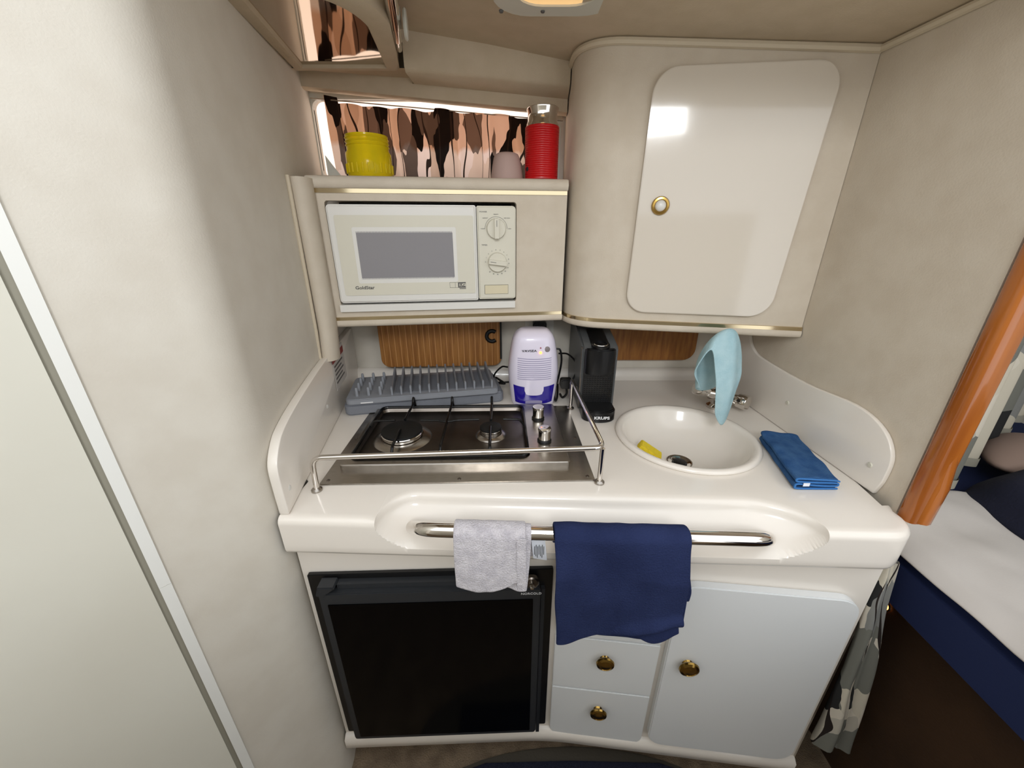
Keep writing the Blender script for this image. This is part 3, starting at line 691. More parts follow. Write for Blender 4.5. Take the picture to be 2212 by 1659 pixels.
# tap
tp = thing('tap', 'chrome two handled tap under the light blue cloth', 'tap', (0.52, 0.885, CT))
def lt_(p): return Vector(p) - Vector((0.52, 0.885, CT))
obj('base', lathe([(0.028, 0), (0.028, 0.006), (0.020, 0.012), (0.017, 0.05), (0.015, 0.055), (0, 0.055)], 28), 'chrome', tp)
obj('cross_body', tube([lt_((0.475, 0.895, 0.778)), lt_((0.52, 0.885, 0.772)), lt_((0.560, 0.868, 0.764))], 0.013, 16), 'chrome', tp)
obj('spout', tube(spline([lt_((0.52, 0.885, 0.79)), lt_((0.515, 0.875, 0.85)), lt_((0.500, 0.845, 0.905)), lt_((0.478, 0.81, 0.928)), lt_((0.455, 0.775, 0.918))], 6), 0.0095, 14), 'chrome', tp)
def handle(a, d):
    a, d = Vector(a), Vector(d).normalized()
    return obj('handle', lathe([(0.012, 0), (0.0135, 0.006), (0.0135, 0.010), (0.0175, 0.012), (0.0175, 0.018), (0.0185, 0.020), (0.0185, 0.030), (0.017, 0.034), (0, 0.034)], 28, a, axis=d), 'chrome', tp, 30)
handle(lt_((0.490, 0.888, 0.780)), (-0.80, 0.05, 0.28)); handle(lt_((0.548, 0.872, 0.768)), (0.55, -0.80, 0.02))

# cloth over the spout
def bez(P, u):
    P = [Vector(p) for p in P]
    while len(P) > 1: P = [P[i].lerp(P[i + 1], u) for i in range(len(P) - 1)]
    return P[0]
def cloth_fn(u, v):
    # v runs from the short left hem over the ridge to the long right hem; u from the open front end to the back
    ridge = bez([(0.406, 0.760, 0.928), (0.418, 0.766, 0.948), (0.436, 0.772, 0.990), (0.470, 0.780, 0.970), (0.480, 0.785, 0.925)], u)
    left = bez([(0.424, 0.800, 0.826), (0.402, 0.800, 0.835), (0.42, 0.815, 0.81), (0.45, 0.83, 0.80), (0.475, 0.83, 0.82)], u)
    mid_l = bez([(0.392, 0.782, 0.872), (0.405, 0.805, 0.90), (0.43, 0.82, 0.92), (0.475, 0.82, 0.91)], u)
    mid_r = bez([(0.426, 0.750, 0.868), (0.448, 0.745, 0.868), (0.472, 0.752, 0.868), (0.488, 0.775, 0.880)], u)
    right = bez([(0.440, 0.752, 0.790), (0.450, 0.750, 0.752), (0.466, 0.752, 0.744), (0.478, 0.760, 0.765), (0.482, 0.772, 0.83)], u)
    p = spline_pt([left, mid_l, ridge, mid_r, right], v)
    w = 0.004 * n3(u * 3.1, v * 5.2, 3.3) + 0.003 * math.sin(u * 9 + v * 5)
    return p + Vector((0.4, -0.8, 0.2)) * w
def spline_pt(P, v):
    k = v * (len(P) - 1); i = min(int(k), len(P) - 2); t = k - i
    g = lambda j: P[max(0, min(len(P) - 1, j))]
    a, b_, c, d = g(i - 1), g(i), g(i + 1), g(i + 2)
    return 0.5 * ((2 * b_) + (c - a) * t + (2 * a - 5 * b_ + 4 * c - d) * t * t + (3 * b_ - a - 3 * c + d) * t ** 3)
o = cloth('light_blue_cloth', cloth_fn, 22, 40, 'clothl', 0.003)
tag(o, 'light blue microfibre cloth draped over the tap spout', 'cloth')

# folded blue cloth on the worktop
fc = thing('folded_blue_cloth', 'folded blue microfibre cloth on the worktop beside the basin', 'cloth', (0.528, 0.635, CT + 0.0005))
cor = [Vector((-0.041, -0.083, 0)), Vector((0.033, -0.083, 0)), Vector((0.066, 0.072, 0)), Vector((-0.004, 0.080, 0))]   # front left, front right, back right, back left
def fold_profile():
    # S fold seen from the front edge, from the lower right to the upper right
    pts = [(1.0, 0.002), (0.5, 0.002), (0.05, 0.003), (0.0, 0.0075), (0.06, 0.012), (0.5, 0.0085), (0.93, 0.0075), (0.99, 0.0105), (0.92, 0.0135), (0.5, 0.0145), (0.06, 0.0165), (-0.01, 0.0195), (0.05, 0.0225), (0.5, 0.0205), (0.9, 0.0185), (1.0, 0.0165)]
    return [Vector((p[0], p[1], 0)) for p in pts]
FPF = spline(fold_profile(), 5)
def fold_fn(u, v):
    q = FPF[int(round(v * (len(FPF) - 1)))]
    a = cor[0].lerp(cor[3], u); c = cor[1].lerp(cor[2], u)
    p = a.lerp(c, q.x); zz = q.y * (1 + 0.15 * n3(u * 3, q.x * 3, 2)) + 0.0035 * max(0, n3(u * 4, q.x * 2, 7)) * q.y / 0.02
    if u > 0.93: zz += 0.002
    return (p.x + 0.002 * n3(u * 5, v * 4, 1), p.y + 0.002 * n3(v * 5, u, 4), zz)
cloth('folded_layers', fold_fn, 24, len(FPF) - 1, 'clothb', 0.0026, fc)
obj('bound_edge', tube([(cor[0].lerp(cor[1], q.x)) + Vector((0, -0.001, q.y)) for q in FPF], 0.0017, 6), 'clothbe', fc)
obj('care_label', box(-0.030, -0.019, -0.0870, -0.0864, 0.009, 0.0155), 'label', fc, 0)

# ------------------------------------------------------------------ dish rack on its mat
RK = math.atan2(0.072, 0.356)
mt_ = thing('drying_mat', 'folded dark grey drying mat under the dish rack', 'mat', (-0.399, 0.828, CT + 0.0002), math.atan2(0.085, 0.375))
obj('folded_mat', prism(rrect(0.0, 0.388, 0.0, 0.150, 0.014, 5), 0.0, 0.030, 'xy', 0.005, 3), 'greyd', mt_, 60)
rk = thing('dish_rack', 'grey silicone dish rack with upright dividers', 'rack', (-0.392, 0.826, CT + 0.0306), RK)
tl = math.radians(2)
obj('tray', prism(rrect(0, 0.366, 0, 0.152, 0.012, 4), 0.0, 0.014, 'xy', 0.002), 'grey', rk, 50)
obj('maker_badge', box(0.034, 0.062, -0.0012, 0.001, 0.003, 0.0055), 'inkw', rk, 0)
b = prism([(0.010, 0.0), (0.142, 0.0), (0.142, 0.020), (0.136, 0.030), (0.022, 0.018), (0.016, 0.022), (0.010, 0.020)], 0, 0.0044, 'yz', 0.0012)
bmesh.ops.translate(b, verts=b.verts, vec=(0, 0, 0.013)); dv0 = None
for k in range(12):
    x = 0.104 + k * 0.0222
    if dv0 is None: dv0 = obj('divider', b, 'grey', rk, 40); dv0.location = (x, 0, 0)
    else: part_copy(dv0, rk, (x, 0, 0))
pg = None
for i in range(3):
    for j in range(4):
        p = (0.024 + i * 0.027, 0.022 + j * 0.033, 0.013)
        if pg is None: pg = obj('peg', lathe([(0.004, 0), (0.0034, 0.018), (0.0026, 0.022), (0, 0.023)], 10), 'grey', rk); pg.location = p
        else: part_copy(pg, rk, p)
obj('well_floor', prism(rrect(0.112, 0.352, 0.020, 0.134, 0.006, 3), 0.0138, 0.0146, 'xy'), 'greyd', rk)

# ------------------------------------------------------------------ dehumidifier
dh = thing('dehumidifier', 'small white dehumidifier with blue water tank', 'dehumidifier', (0.053, 0.928, CT), 0.03)
def dw(t):    # half width and half depth by height fraction
    w = 0.0545 + 0.0085 * math.sin(min(1, t / 0.5) * PI / 2)
    w -= 0.017 * max(0, (t - 0.42) / 0.58) ** 1.7
    if t > 0.86: w *= math.sqrt(max(0, 1 - ((t - 0.86) / 0.145) ** 2)) * 0.42 + 0.58
    if t < 0.03: w *= 0.95 + 0.05 * (t / 0.03)
    return w
def dd(t):
    d = 0.046 + 0.003 * math.sin(t * PI) - 0.012 * max(0, (t - 0.5) / 0.5) ** 2
    if t > 0.9: d *= math.sqrt(max(0, 1 - ((t - 0.9) / 0.105) ** 2)) * 0.6 + 0.4
    return d
DHH = 0.192
b = bmesh.new(); rings = []; NS = 48
for i in range(41):
    t = i / 40; w, d = dw(t), dd(t); ring = []
    for k in range(NS):
        a = 2 * PI * k / NS; ex = 0.62
        cx, sy = math.cos(a), math.sin(a)
        ring.append(b.verts.new((w * math.copysign(abs(cx) ** ex, cx), d * math.copysign(abs(sy) ** ex, sy), t * DHH)))
    rings.append(ring)
for A, B in zip(rings, rings[1:]):
    for k in range(NS): b.faces.new((A[k], A[(k + 1) % NS], B[(k + 1) % NS], B[k]))
b.faces.new(rings[0]); b.faces.new(rings[-1])
obj('housing', b, 'dehw', dh, 50)
def dfront(x, z, off=0.0):
    t = z / DHH; w, d = dw(t), dd(t); q = min(0.999, abs(x) / w)
    return -(d * (1 - q ** (1 / 0.62 * 1)) ** 0.62 if False else d * (1 - q ** (2 / 0.62 / 1.0 * 0.62 * (1 / 0.62))) ** (0.62 / 2)) - off
def dpatch(name, fn2, nu, nv, m, off, parent):
    return obj(name, grid(lambda u, v: (lambda x, z: (x, dfront(x, z, off), z))(*fn2(u, v)), nu, nv), m, parent, 180)
def tank_fn(u, v):
    x = -0.051 + 0.102 * u
    zt = 0.061 - 0.006 * math.cos(x / 0.051 * PI / 2); zb = 0.010 + 0.004 * (abs(x) / 0.051) ** 3
    return (x * (0.90 + 0.10 * v), zb + (zt - zb) * v)
tk = dpatch('water_tank', tank_fn, 32, 12, 'tank', 0.0008, dh)
dpatch('finger_tab', lambda u, v: ((-0.0235 + 0.047 * u) * (0.86 + 0.14 * smooth01(v * 2)), 0.034 + 0.024 * v + 0.004 * (abs(u - 0.5) * 2) ** 3 * (1 - v)), 14, 8, 'dehw', 0.0016, dh)
dpatch('tank_window', lambda u, v: (-0.021 + 0.042 * u, 0.0115 + 0.009 * v - 0.002 * (abs(u - 0.5) * 2) ** 4 * v), 10, 4, 'slot', 0.0014, tk)
for k in range(11):
    z = 0.077 + k * 0.0052
    dpatch('grille_slot', lambda u, v: (-0.041 + 0.082 * u, z - 0.002 * math.cos((u - 0.5) * PI) + 0.0017 * v), 12, 1, 'slot', 0.0004, dh)
yf = lambda x, z: dfront(x, z, 0.0)
text('lettering', 'VAVSEA', 0.0075, 'inkb', dh, (-0.013, yf(-0.013, 0.148) - 0.0012, 0.148), sx=1.35, bold=0.0001, rx=PI / 2 - 0.16)
def dbtn(name, x, z, r, m, h=0.001):
    return obj(name, lathe([(r, 0), (r, h), (r * 0.85, h * 1.5), (0, h * 1.5)], 20, (x, yf(x, z) + 0.0004, z), axis=(0, -1, 0.2)), m, dh)
dbtn('power_button', 0.030, 0.151, 0.0068, 'gbtn'); dbtn('indicator_lamp', 0.014, 0.1545, 0.0018, 'ledr'); dbtn('indicator_lamp', 0.014, 0.1435, 0.0032, 'led')

# cords, plug and socket
o = obj('power_cord', tube(spline([(0.112, 0.955, 0.872), (0.124, 0.955, 0.868), (0.128, 0.95, 0.84), (0.122, 0.945, 0.80), (0.113, 0.935, 0.768), (0.110, 0.915, 0.752), (0.112, 0.90, 0.75), (0.119, 0.93, 0.752), (0.124, 0.975, 0.765)], 8), 0.0026, 8), 'black')
tag(o, 'black cord hanging down the right side of the dehumidifier', 'cord')
o = obj('power_cord', tube(spline([(-0.012, 0.975, 0.815), (-0.028, 0.99, 0.81), (-0.048, 1.0, 0.785), (-0.050, 1.02, 0.755), (-0.02, 1.03, 0.745), (-0.045, 1.015, 0.770), (-0.03, 1.0, 0.762), (-0.058, 1.03, 0.748), (-0.01, 1.04, 0.746), (0.05, 1.05, 0.746)], 8), 0.0024, 8), 'black')
tag(o, 'black cord coiled between dish rack and dehumidifier', 'cord')
o = obj('power_cord', tube(spline([(0.128, 1.01, 0.842), (0.150, 0.99, 0.846), (0.168, 0.965, 0.83), (0.165, 0.95, 0.80), (0.150, 0.945, 0.785), (0.128, 0.955, 0.790)], 8), 0.0024, 8), 'black')
tag(o, 'black looped cord beside the coffee machine', 'cord')
pl = thing('plug_adapter', 'chunky black plug end lying behind the fiddle rail', 'plug', (0.140, 0.925, CT))
obj('body', prism(rrect(-0.016, 0.014, 0.036, 0.062, 0.006, 3), -0.012, 0.012, 'xz', 0.003), 'black', pl)
obj('cable_tail', tube(spline([(0.0, 0.0, 0.038), (0.003, 0.004, 0.018), (-0.006, 0.012, 0.0030), (-0.01, 0.035, 0.003)], 6), 0.003, 8), 'black', pl)
so = thing('wall_socket', 'white wall socket with black plug above the dehumidifier', 'socket', (0.078, BACK, 0.905))
obj('plate', prism(rrect(-0.040, 0.042, -0.06, 0.05, 0.006, 3), -0.006, 0.0, 'xz', 0.002), 'white', so)
obj('plug', prism(rrect(-0.019, 0.019, -0.03, 0.012, 0.007, 3), -0.040, -0.006, 'xz', 0.004), 'black', so)

# ------------------------------------------------------------------ coffee machine
cm = thing('coffee_machine', 'slim grey and black capsule coffee machine', 'coffee machine', (0.203, 0.800, CT), -0.02)
hw = 0.0415
side = [(0.055, 0.004), (0.285, 0.004), (0.285, 0.200), (0.270, 0.204), (0.10, 0.176), (0.062, 0.168), (0.055, 0.160)]
b = prism(side, -hw, hw, 'yz', 0.004)
obj('housing', b, 'cofgrey', cm, 40)
obj('front_panel', prism(rrect(-0.036, 0.036, 0.020, 0.160, 0.006, 3), 0.052, 0.060, 'xz', 0.001), 'cofblk', cm)
hd = []
for i in range(17):
    a = PI + i / 16 * PI; hd.append((0.0355 * math.cos(a), 0.056 + 0.020 * math.sin(a)))
hd = [(x, y) for x, y in hd]
obj('brew_head', prism(hd, 0.102, 0.164, 'xy', 0.003), 'cofblk', cm, 40)
b = prism([(-0.021, 0.052), (0.021, 0.052), (0.021, 0.150), (-0.021, 0.150)], 0, 0.006, 'xy', 0.001)
for v in b.verts: v.co.z += 0.163 + (v.co.y - 0.052) * 0.175
lv = obj('capsule_lid', b, 'cofblk', cm)
obj('lever_ring', lathe([(0.015, 0.0), (0.021, 0.0), (0.021, 0.006), (0.019, 0.008), (0.015, 0.007), (0.0145, 0.0)], 28, (0, 0.060, 0.166), axis=(0, -0.17, 1)), 'cofblk', lv)
obj('lever_trim', tube([(0.0165 * math.cos(a), 0.060 + 0.0165 * math.sin(a), 0.1742 + 0.0165 * math.sin(a) * 0.17) for a in [PI * 1.1 + k / 12 * PI * 0.8 for k in range(13)]], 0.0012, 6), 'chrome', lv)
for x in (-0.010, 0.010): obj('cup_button', lathe([(0.006, 0), (0.006, 0.002), (0, 0.0022)], 16, (x, 0.175, 0.1885), axis=(0, -0.17, 1)), 'black', cm)
b = bmesh.new()
for i in range(11):
    for j in range(13): box(-0.033 + i * 0.0062, -0.029 + i * 0.0062, 0.0508, 0.0522, 0.030 + j * 0.0052, 0.0332 + j * 0.0052, bm=b)
tag(obj('dimple_grid', b, 'black', cm, 0), kind='stuff')
tr = [(x * 0.96, y * 1.0) for x, y in [(0.040 * math.cos(PI + i / 20 * PI), 0.022 + 0.026 * math.sin(PI + i / 20 * PI)) for i in range(21)]] + [(0.038, 0.07), (-0.038, 0.07)]
dt = obj('drip_tray', prism(tr, 0.0, 0.027, 'xy', 0.002), 'cofblk', cm, 40)
obj('drip_grid', prism([(x * 0.88, 0.024 + (y - 0.022) * 0.85) for x, y in tr], 0.0268, 0.0285, 'xy'), 'black', dt)
text('lettering', 'KRUPS', 0.0098, 'inkw', dt, (0.004, -0.0046, 0.0135), sx=1.25, bold=0.0003)
obj('side_edge', prism([(0.058, 0.012), (0.062, 0.012), (0.066, 0.164), (0.060, 0.164)], -hw - 0.0012, -hw + 0.002, 'yz'), 'steeld', cm)

# ------------------------------------------------------------------ boards on the back wall
cb = thing('cutting_board', 'striped wooden cutting board with black hook at its corner', 'cutting board', (-0.203, 1.068, CT + 0.046), 0.05)
obj('board', prism(rrect(-0.172, 0.172, 0, 0.172, 0.024, 6), -0.006, 0.006, 'xz', 0.0015), 'wood1', cb)
obj('hook', tube([(0.146 + 0.015 * math.cos(a), -0.011, 0.090 + 0.015 * math.sin(a)) for a in [0.9 + k / 20 * 4.5 for k in range(21)]], 0.0055, 10), 'iron', cb)
o = obj('edge_band', prism(rrect(0.168, 0.1735, 0.02, 0.150, 0.0005, 1), -0.0064, 0.0064, 'xz'), 'iron', cb)
b = prism(rrect(-0.17, 0.17, 0, 0.15, 0.034, 6), -0.005, 0.005, 'xz', 0.0015)
o = obj('wooden_panel', b, 'wood2'); o.location = (0.366, 1.088, CT + 0.058)
tag(o, 'plain brown wooden board behind the coffee machine', 'board')

# ------------------------------------------------------------------ microwave shelf unit
RU = math.atan2(0.0747, 0.5323); UL = 0.5375
un = thing('microwave_cabinet', 'cream padded shelf cabinet holding the microwave', 'cabinet', (-0.41, 0.873, 0.953), RU)
hole = rrect(0.024, 0.424, 0.044, 0.259, 0.006, 4); outr = rrect(0.0, UL, 0.0, 0.280, 0.0005, 4)
obj('front_panel', frame(outr, hole, 0.0, 0.018), 'cabvinyl', un)
nose = [(0.14, 0.2805), (0.0, 0.2805), (-0.006, 0.284), (-0.008, 0.294), (-0.004, 0.303), (0.008, 0.306), (0.14, 0.306)]
def shelf_clip(b):   # let the shelf run back to the window wall
    for v in b.verts:
        if v.co.y > 0.1: v.co.y = (BACK - 0.003 - 0.873 - math.sin(RU) * v.co.x) / math.cos(RU)
    return b
obj('shelf', shelf_clip(prism(nose, -0.004, UL, 'yz')), 'cabvinyl', un, 60)
botm = [(0.14, 0.0), (0.14, -0.010), (0.004, -0.010), (-0.004, -0.007), (-0.006, 0.0), (-0.004, 0.008), (0.0, 0.010), (0.018, 0.010), (0.018, 0.0)]
botm = [(0.14, 0.006), (0.14, -0.006), (0.004, -0.006), (-0.004, -0.003), (-0.006, 0.003), (-0.004, 0.010), (0.0, 0.0105), (0.02, 0.0105), (0.02, 0.006)]
obj('bottom_shelf', shelf_clip(prism(botm, 0.0, UL, 'yz')), 'cabvinyl', un, 60)
for z in (0.2775, 0.0135): obj('brass_trim', box(0.0, UL - 0.001, -0.0025, 0.002, z - 0.004, z + 0.004, 0.001), 'brass', un)
obj('microwave_ledge', box(0.024, 0.420, -0.010, 0.10, 0.031, 0.0465, 0.002), 'white', un)
obj('recess_shade', box(0.02, 0.43, 0.13, 0.135, 0.04, 0.262), 'blackm', un)  # black sheet standing in for shade in the gap round the microwave
# padded vertical return on the wall side
b = tube([(-0.008, -0.012, 0.298), (-0.008, -0.012, 0.0), (-0.012, -0.014, -0.072)], 0.020, 14)
for v in b.verts: v.co.y = (v.co.y + 0.012) * 1.55 - 0.016
obj('padded_return', b, 'cabvinyl', un, 60)
obj('return_piping', tube([(-0.022, -0.044, 0.300), (-0.024, -0.046, 0.0), (-0.026, -0.049, -0.072)], 0.004, 8), 'piping', un)

# microwave
mo = Vector((-0.41, 0.873, 0)) + Vector((math.cos(RU), math.sin(RU), 0)) * 0.0273
mw = thing('microwave', 'white built-in microwave oven with two dials', 'microwave', (mo.x, mo.y, 1.0035), RU)
obj('case', box(0.002, 0.392, 0.010, 0.105, 0.003, 0.199, 0.003), 'white', mw)
md = obj('door', prism(rrect(0, 0.3065, 0, 0.2015, (0.008, 0.004, 0.004, 0.008), 4), -0.012, 0.010, 'xz', 0.004, 3), 'white', mw, 45)
obj('inner_frame', frame(rrect(0.014, 0.300, 0.017, 0.181, 0.004, 4), rrect(0.046, 0.262, 0.043, 0.158, 0.004, 4), -0.0135, -0.0118), 'ivory', md)
obj('door_window', prism(rrect(0.046, 0.262, 0.043, 0.158, 0.003, 3), -0.0128, -0.0118, 'xz'), 'mwglass', md)
b = bmesh.new()
for z0, z1 in ((0.043, 0.0515), (0.1495, 0.158)): box(0.046, 0.262, -0.0132, -0.0127, z0, z1, bm=b)
for x0, x1 in ((0.046, 0.0535), (0.2545, 0.262)): box(x0, x1, -0.0132, -0.0127, 0.0515, 0.1495, bm=b)
for k in range(66):
    x = 0.0545 + k * 0.00305
    box(x, x + 0.0014, -0.0132, -0.0127, 0.0515, 0.0540, bm=b); box(x, x + 0.0014, -0.0132, -0.0127, 0.1470, 0.1495, bm=b)
tag(obj('window_border_print', b, 'white', md, 0), kind='stuff')
text('lettering', 'GoldStar', 0.0098, 'ink', md, (0.057, -0.0138, 0.0335), sx=1.15, bold=0.0002)
lg = bmesh.new()
for a in ((0.2325, 0.2685, 0.0415, 0.0420), (0.2325, 0.2685, 0.0300, 0.0305), (0.2325, 0.2330, 0.0300, 0.0420), (0.2680, 0.2685, 0.0300, 0.0420), (0.2445, 0.2450, 0.03, 0.042), (0.2510, 0.2540, 0.03, 0.042), (0.2540, 0.2685, 0.0395, 0.042), (0.2540, 0.2685, 0.0302, 0.0325), (0.254, 0.2685, 0.0272, 0.0288)): box(a[0] + 0.010, a[1] + 0.010, -0.0140, -0.0136, a[2], a[3], bm=lg)
obj('emblem', lg, 'ink', md, 0)
text('emblem_letters', 'Kc', 0.010, 'ink', md, (0.2710, -0.0139, 0.036), bold=0.0003)
cp = obj('control_panel', prism(rrect(0.3085, 0.3940, 0.002, 0.2005, (0.003, 0.006, 0.008, 0.003), 4), -0.010, 0.010, 'xz', 0.003, 3), 'ivory', mw, 45)
def dial(x, z, ang):
    d = obj('dial', lathe([(0.0215, 0), (0.0205, 0.007), (0.0195, 0.008), (0, 0.008)], 40, (x, -0.0102, z), axis=(0, -1, 0)), 'ivory', mw, 40)
    b = box(-0.020, 0.020, -0.0275, -0.0175, -0.0048, 0.0048, 0.001)
    bmesh.ops.rotate(b, verts=b.verts, cent=(0, 0, 0), matrix=Matrix.Rotation(ang, 3, 'Y')); bmesh.ops.translate(b, verts=b.verts, vec=(x, 0, z)); obj('dial_grip', b, 'ivory', d)
    b = box(-0.017, -0.004, -0.0278, -0.0274, -0.0005, 0.0005)
    bmesh.ops.rotate(b, verts=b.verts, cent=(0, 0, 0), matrix=Matrix.Rotation(ang, 3, 'Y')); bmesh.ops.translate(b, verts=b.verts, vec=(x, 0, z)); obj('pointer_mark', b, 'ink', d, 0)
    return d
dial(0.350, 0.1545, PI / 2); dial(0.3515, 0.0840, 0.13)
text('panel_text', 'POWER', 0.0040, 'ink', cp, (0.3225, -0.0103, 0.1885), sx=1.2)
text('panel_text', 'TIMER', 0.0040, 'ink', cp, (0.3235, -0.0103, 0.1210), sx=1.2)
for s, x, z in (('MEDIUM', 0.350, 0.1835), ('DEFROST', 0.3265, 0.1760), ('MED HIGH', 0.3740, 0.1760), ('WARM', 0.3205, 0.1545), ('HIGH', 0.3800, 0.1545)):
    text('panel_text', s, 0.0028, 'ink', cp, (x, -0.0103, z))
obj('dial_arc', tube([(0.350 + 0.0245 * math.cos(a), -0.0104, 0.1545 + 0.0245 * math.sin(a)) for a in [k / 20 * PI for k in range(21)]], 0.0003, 5), 'ink', cp)
nums = ['0', '1', '2', '3', '4', '5', '6', '7', '8', '9', '10', '20', '30', '40', '50', '60']
for k, s in enumerate(nums):
    a = math.radians(178 - k * 20.5)
    text('dial_number', s, 0.0036, 'ink', cp, (0.3515 + 0.0268 * math.cos(a), -0.0103, 0.0840 + 0.0268 * math.sin(a)))
obj('button_surround', box(0.3215, 0.3765, -0.0106, -0.009, 0.0135, 0.0345), 'ink', cp, 0)
obj('open_button', box(0.3222, 0.3758, -0.0122, -0.009, 0.0142, 0.0338, 0.0008), 'button', cp)

# ------------------------------------------------------------------ wall cabinet on the right
RC = math.atan2(-0.085, 0.415)
wc = thing('wall_cabinet', 'tall cream wall cabinet with rounded left side and white door', 'cabinet', (0.2, 0.885, 0.945))
fc_pl = fillet([(0.1285, 1.095, 0), (0.1285, 0.899, 0), (rwall_x(0.8) - 0.001, 0.8005, 0)], [0, 0.085, 0], 14)
def outl(off):
    r = []
    for i, p in enumerate(fc_pl):
        t = (fc_pl[min(i + 1, len(fc_pl) - 1)] - fc_pl[max(i - 1, 0)]).normalized(); r.append(p + Vector((t.y, -t.x, 0)) * off)
    return r
def wrap(prof, closed=True, m='cabvinyl', name='body', topz=False):
    """sweep (offset, z) profile along the cabinet's front outline"""
    b = bmesh.new(); rows = []
    for o, z in prof: rows.append([b.verts.new((p.x - 0.2, p.y - 0.885, (ceil_z(p.x) + z if (topz and z < 0.05) else z) - 0.945)) for p in outl(o)])
    for A, B in zip(rows, rows[1:]):
        for i in range(len(A) - 1): b.faces.new((A[i], A[i + 1], B[i + 1], B[i]))
    return obj(name, b, m, wc, 60)
b = bmesh.new(); o0 = outl(0.0)
lo = [b.verts.new((p.x - 0.2, p.y - 0.885, 0.955 - 0.945)) for p in o0]; hi = [b.verts.new((p.x - 0.2, p.y - 0.885, ceil_z(p.x) - 0.001 - 0.945)) for p in o0]
bl = b.verts.new((rwall_x(1.095) - 0.001 - 0.2, 1.095 - 0.885, 0.010)); bh = b.verts.new((rwall_x(1.095) - 0.001 - 0.2, 1.095 - 0.885, hi[-1].co.z))
for i in range(len(lo) - 1): b.faces.new((lo[i], lo[i + 1], hi[i + 1], hi[i]))
b.faces.new((lo[-1], bl, bh, hi[-1])); b.faces.new((lo[0], hi[0], bh, bl)); b.faces.new(lo + [bl]); b.faces.new(hi + [bh])
obj('body', b, 'cabvinyl', wc, 60)
wrap([(-0.01, 0.956), (0.004, 0.958), (0.006, 0.953), (0.005, 0.946), (0.0, 0.943), (-0.012, 0.943), (-0.09, 0.943)], name='bottom_rim')
wrap([(0.0, 0.9575), (0.0035, 0.958), (0.0035, 0.9655), (0.0, 0.966)], m='brass', name='brass_trim')
obj('piping', tube([(p.x - 0.2, p.y - 0.885, ceil_z(p.x) - 0.0065 - 0.945) for p in outl(0.002)], 0.0065, 8), 'piping', wc)
def in_RC(b):
    bmesh.ops.transform(b, matrix=Matrix.Rotation(RC, 4, 'Z'), verts=b.verts); return b
ul, ur = 0.0595, 0.3585
pts = rrect(ul, ur, 0.041, 0.481, 0.042, 8)
pts = [(u + ((z - 0.26) / 0.22) * (0.004 if u < 0.2 else 0.011), z + (0.004 * (0.2 - u) / 0.15 if z > 0.26 else 0)) for u, z in pts]
dr = obj('cabinet_door', in_RC(prism(pts, -0.012, 0.001, 'xz', 0.0015)), 'gloss', wc, 50)
kb = obj('knob', in_RC(lathe([(0.0, 0.004), (0.0105, 0.004), (0.012, 0.007), (0.0155, 0.0065), (0.0175, 0.003), (0.0175, 0.0)], 28, (0.102, -0.012, 0.256), axis=(0, -1, 0))), 'brassk', dr)
obj('knob_centre', in_RC(lathe([(0.0, 0.0095), (0.005, 0.009), (0.009, 0.0065), (0.0105, 0.004)], 24, (0.102, -0.012, 0.256), axis=(0, -1, 0))), 'white', kb)

# ------------------------------------------------------------------ things on the shelf
SZ = 0.953 + 0.306
yj = thing('yellow_jar', 'open yellow glass jar with threaded neck on the shelf', 'jar', (-0.318, 0.985, SZ + 0.0005))
obj('glass', lathe([(0, 0.004), (0.042, 0.004), (0.0445, 0.010), (0.0455, 0.040), (0.0455, 0.048), (0.043, 0.056), (0.0415, 0.060), (0.0415, 0.083), (0.0445, 0.0855), (0.0445, 0.0565), (0.0485, 0.050), (0.0485, 0.010), (0.046, 0.002), (0.043, 0), (0, 0)], 48), 'yellow', yj, 40)
b = bmesh.new()
for z in (0.064, 0.071, 0.078): tube([(0.0445 * math.cos(a), 0.0445 * math.sin(a), z + 0.003 * a / 6.28) for a in [k / 40 * 2 * PI for k in range(41)]], 0.0018, 6, b)
obj('screw_thread', b, 'yellow', yj)
b = bmesh.new()
for k in range(24):
    a = 2 * PI * k / 24; tube([(0.0485 * math.cos(a), 0.0485 * math.sin(a), 0.012), (0.0487 * math.cos(a), 0.0487 * math.sin(a), 0.030)], 0.0022, 6, b)
obj('moulded_ribs', b, 'yellow', yj)
rc = thing('red_canister', 'red ribbed canister with chrome neck on the shelf', 'canister', (0.0665, 0.998, SZ + 0.0005))
prof = [(0, 0), (0.034, 0), (0.0375, 0.002)]
for k in range(24):
    z = 0.004 + k * 0.0042; prof += [(0.0375, z), (0.0375, z + 0.0028), (0.0368, z + 0.0035)]
prof += [(0.036, 0.1055), (0.032, 0.106)]
obj('sleeve', lathe(prof, 40), 'red', rc, 50)
obj('neck', lathe([(0.0362, 0.1045), (0.036, 0.108), (0.0325, 0.114), (0.032, 0.130), (0.0345, 0.136), (0.0348, 0.139), (0.033, 0.1405), (0.031, 0.138), (0.030, 0.112), (0, 0.111)], 40), 'chrome', rc)
obj('logo_dot', lathe([(0, 0.001), (0.004, 0.0008), (0.0045, 0)], 12, (-0.0325, -0.0195, 0.022), axis=(-0.86, -0.5, 0)), 'inkb', rc)
o = obj('mauve_cup', lathe([(0, 0), (0.036, 0), (0.0365, 0.003), (0.0325, 0.028), (0.0290, 0.045), (0.0255, 0.0515), (0.019, 0.0545), (0, 0.0555)], 36), 'mauve'); o.location = (-0.012, 0.990, SZ + 0.0005)
tag(o, 'upturned mauve cup between jar and red canister', 'cup')

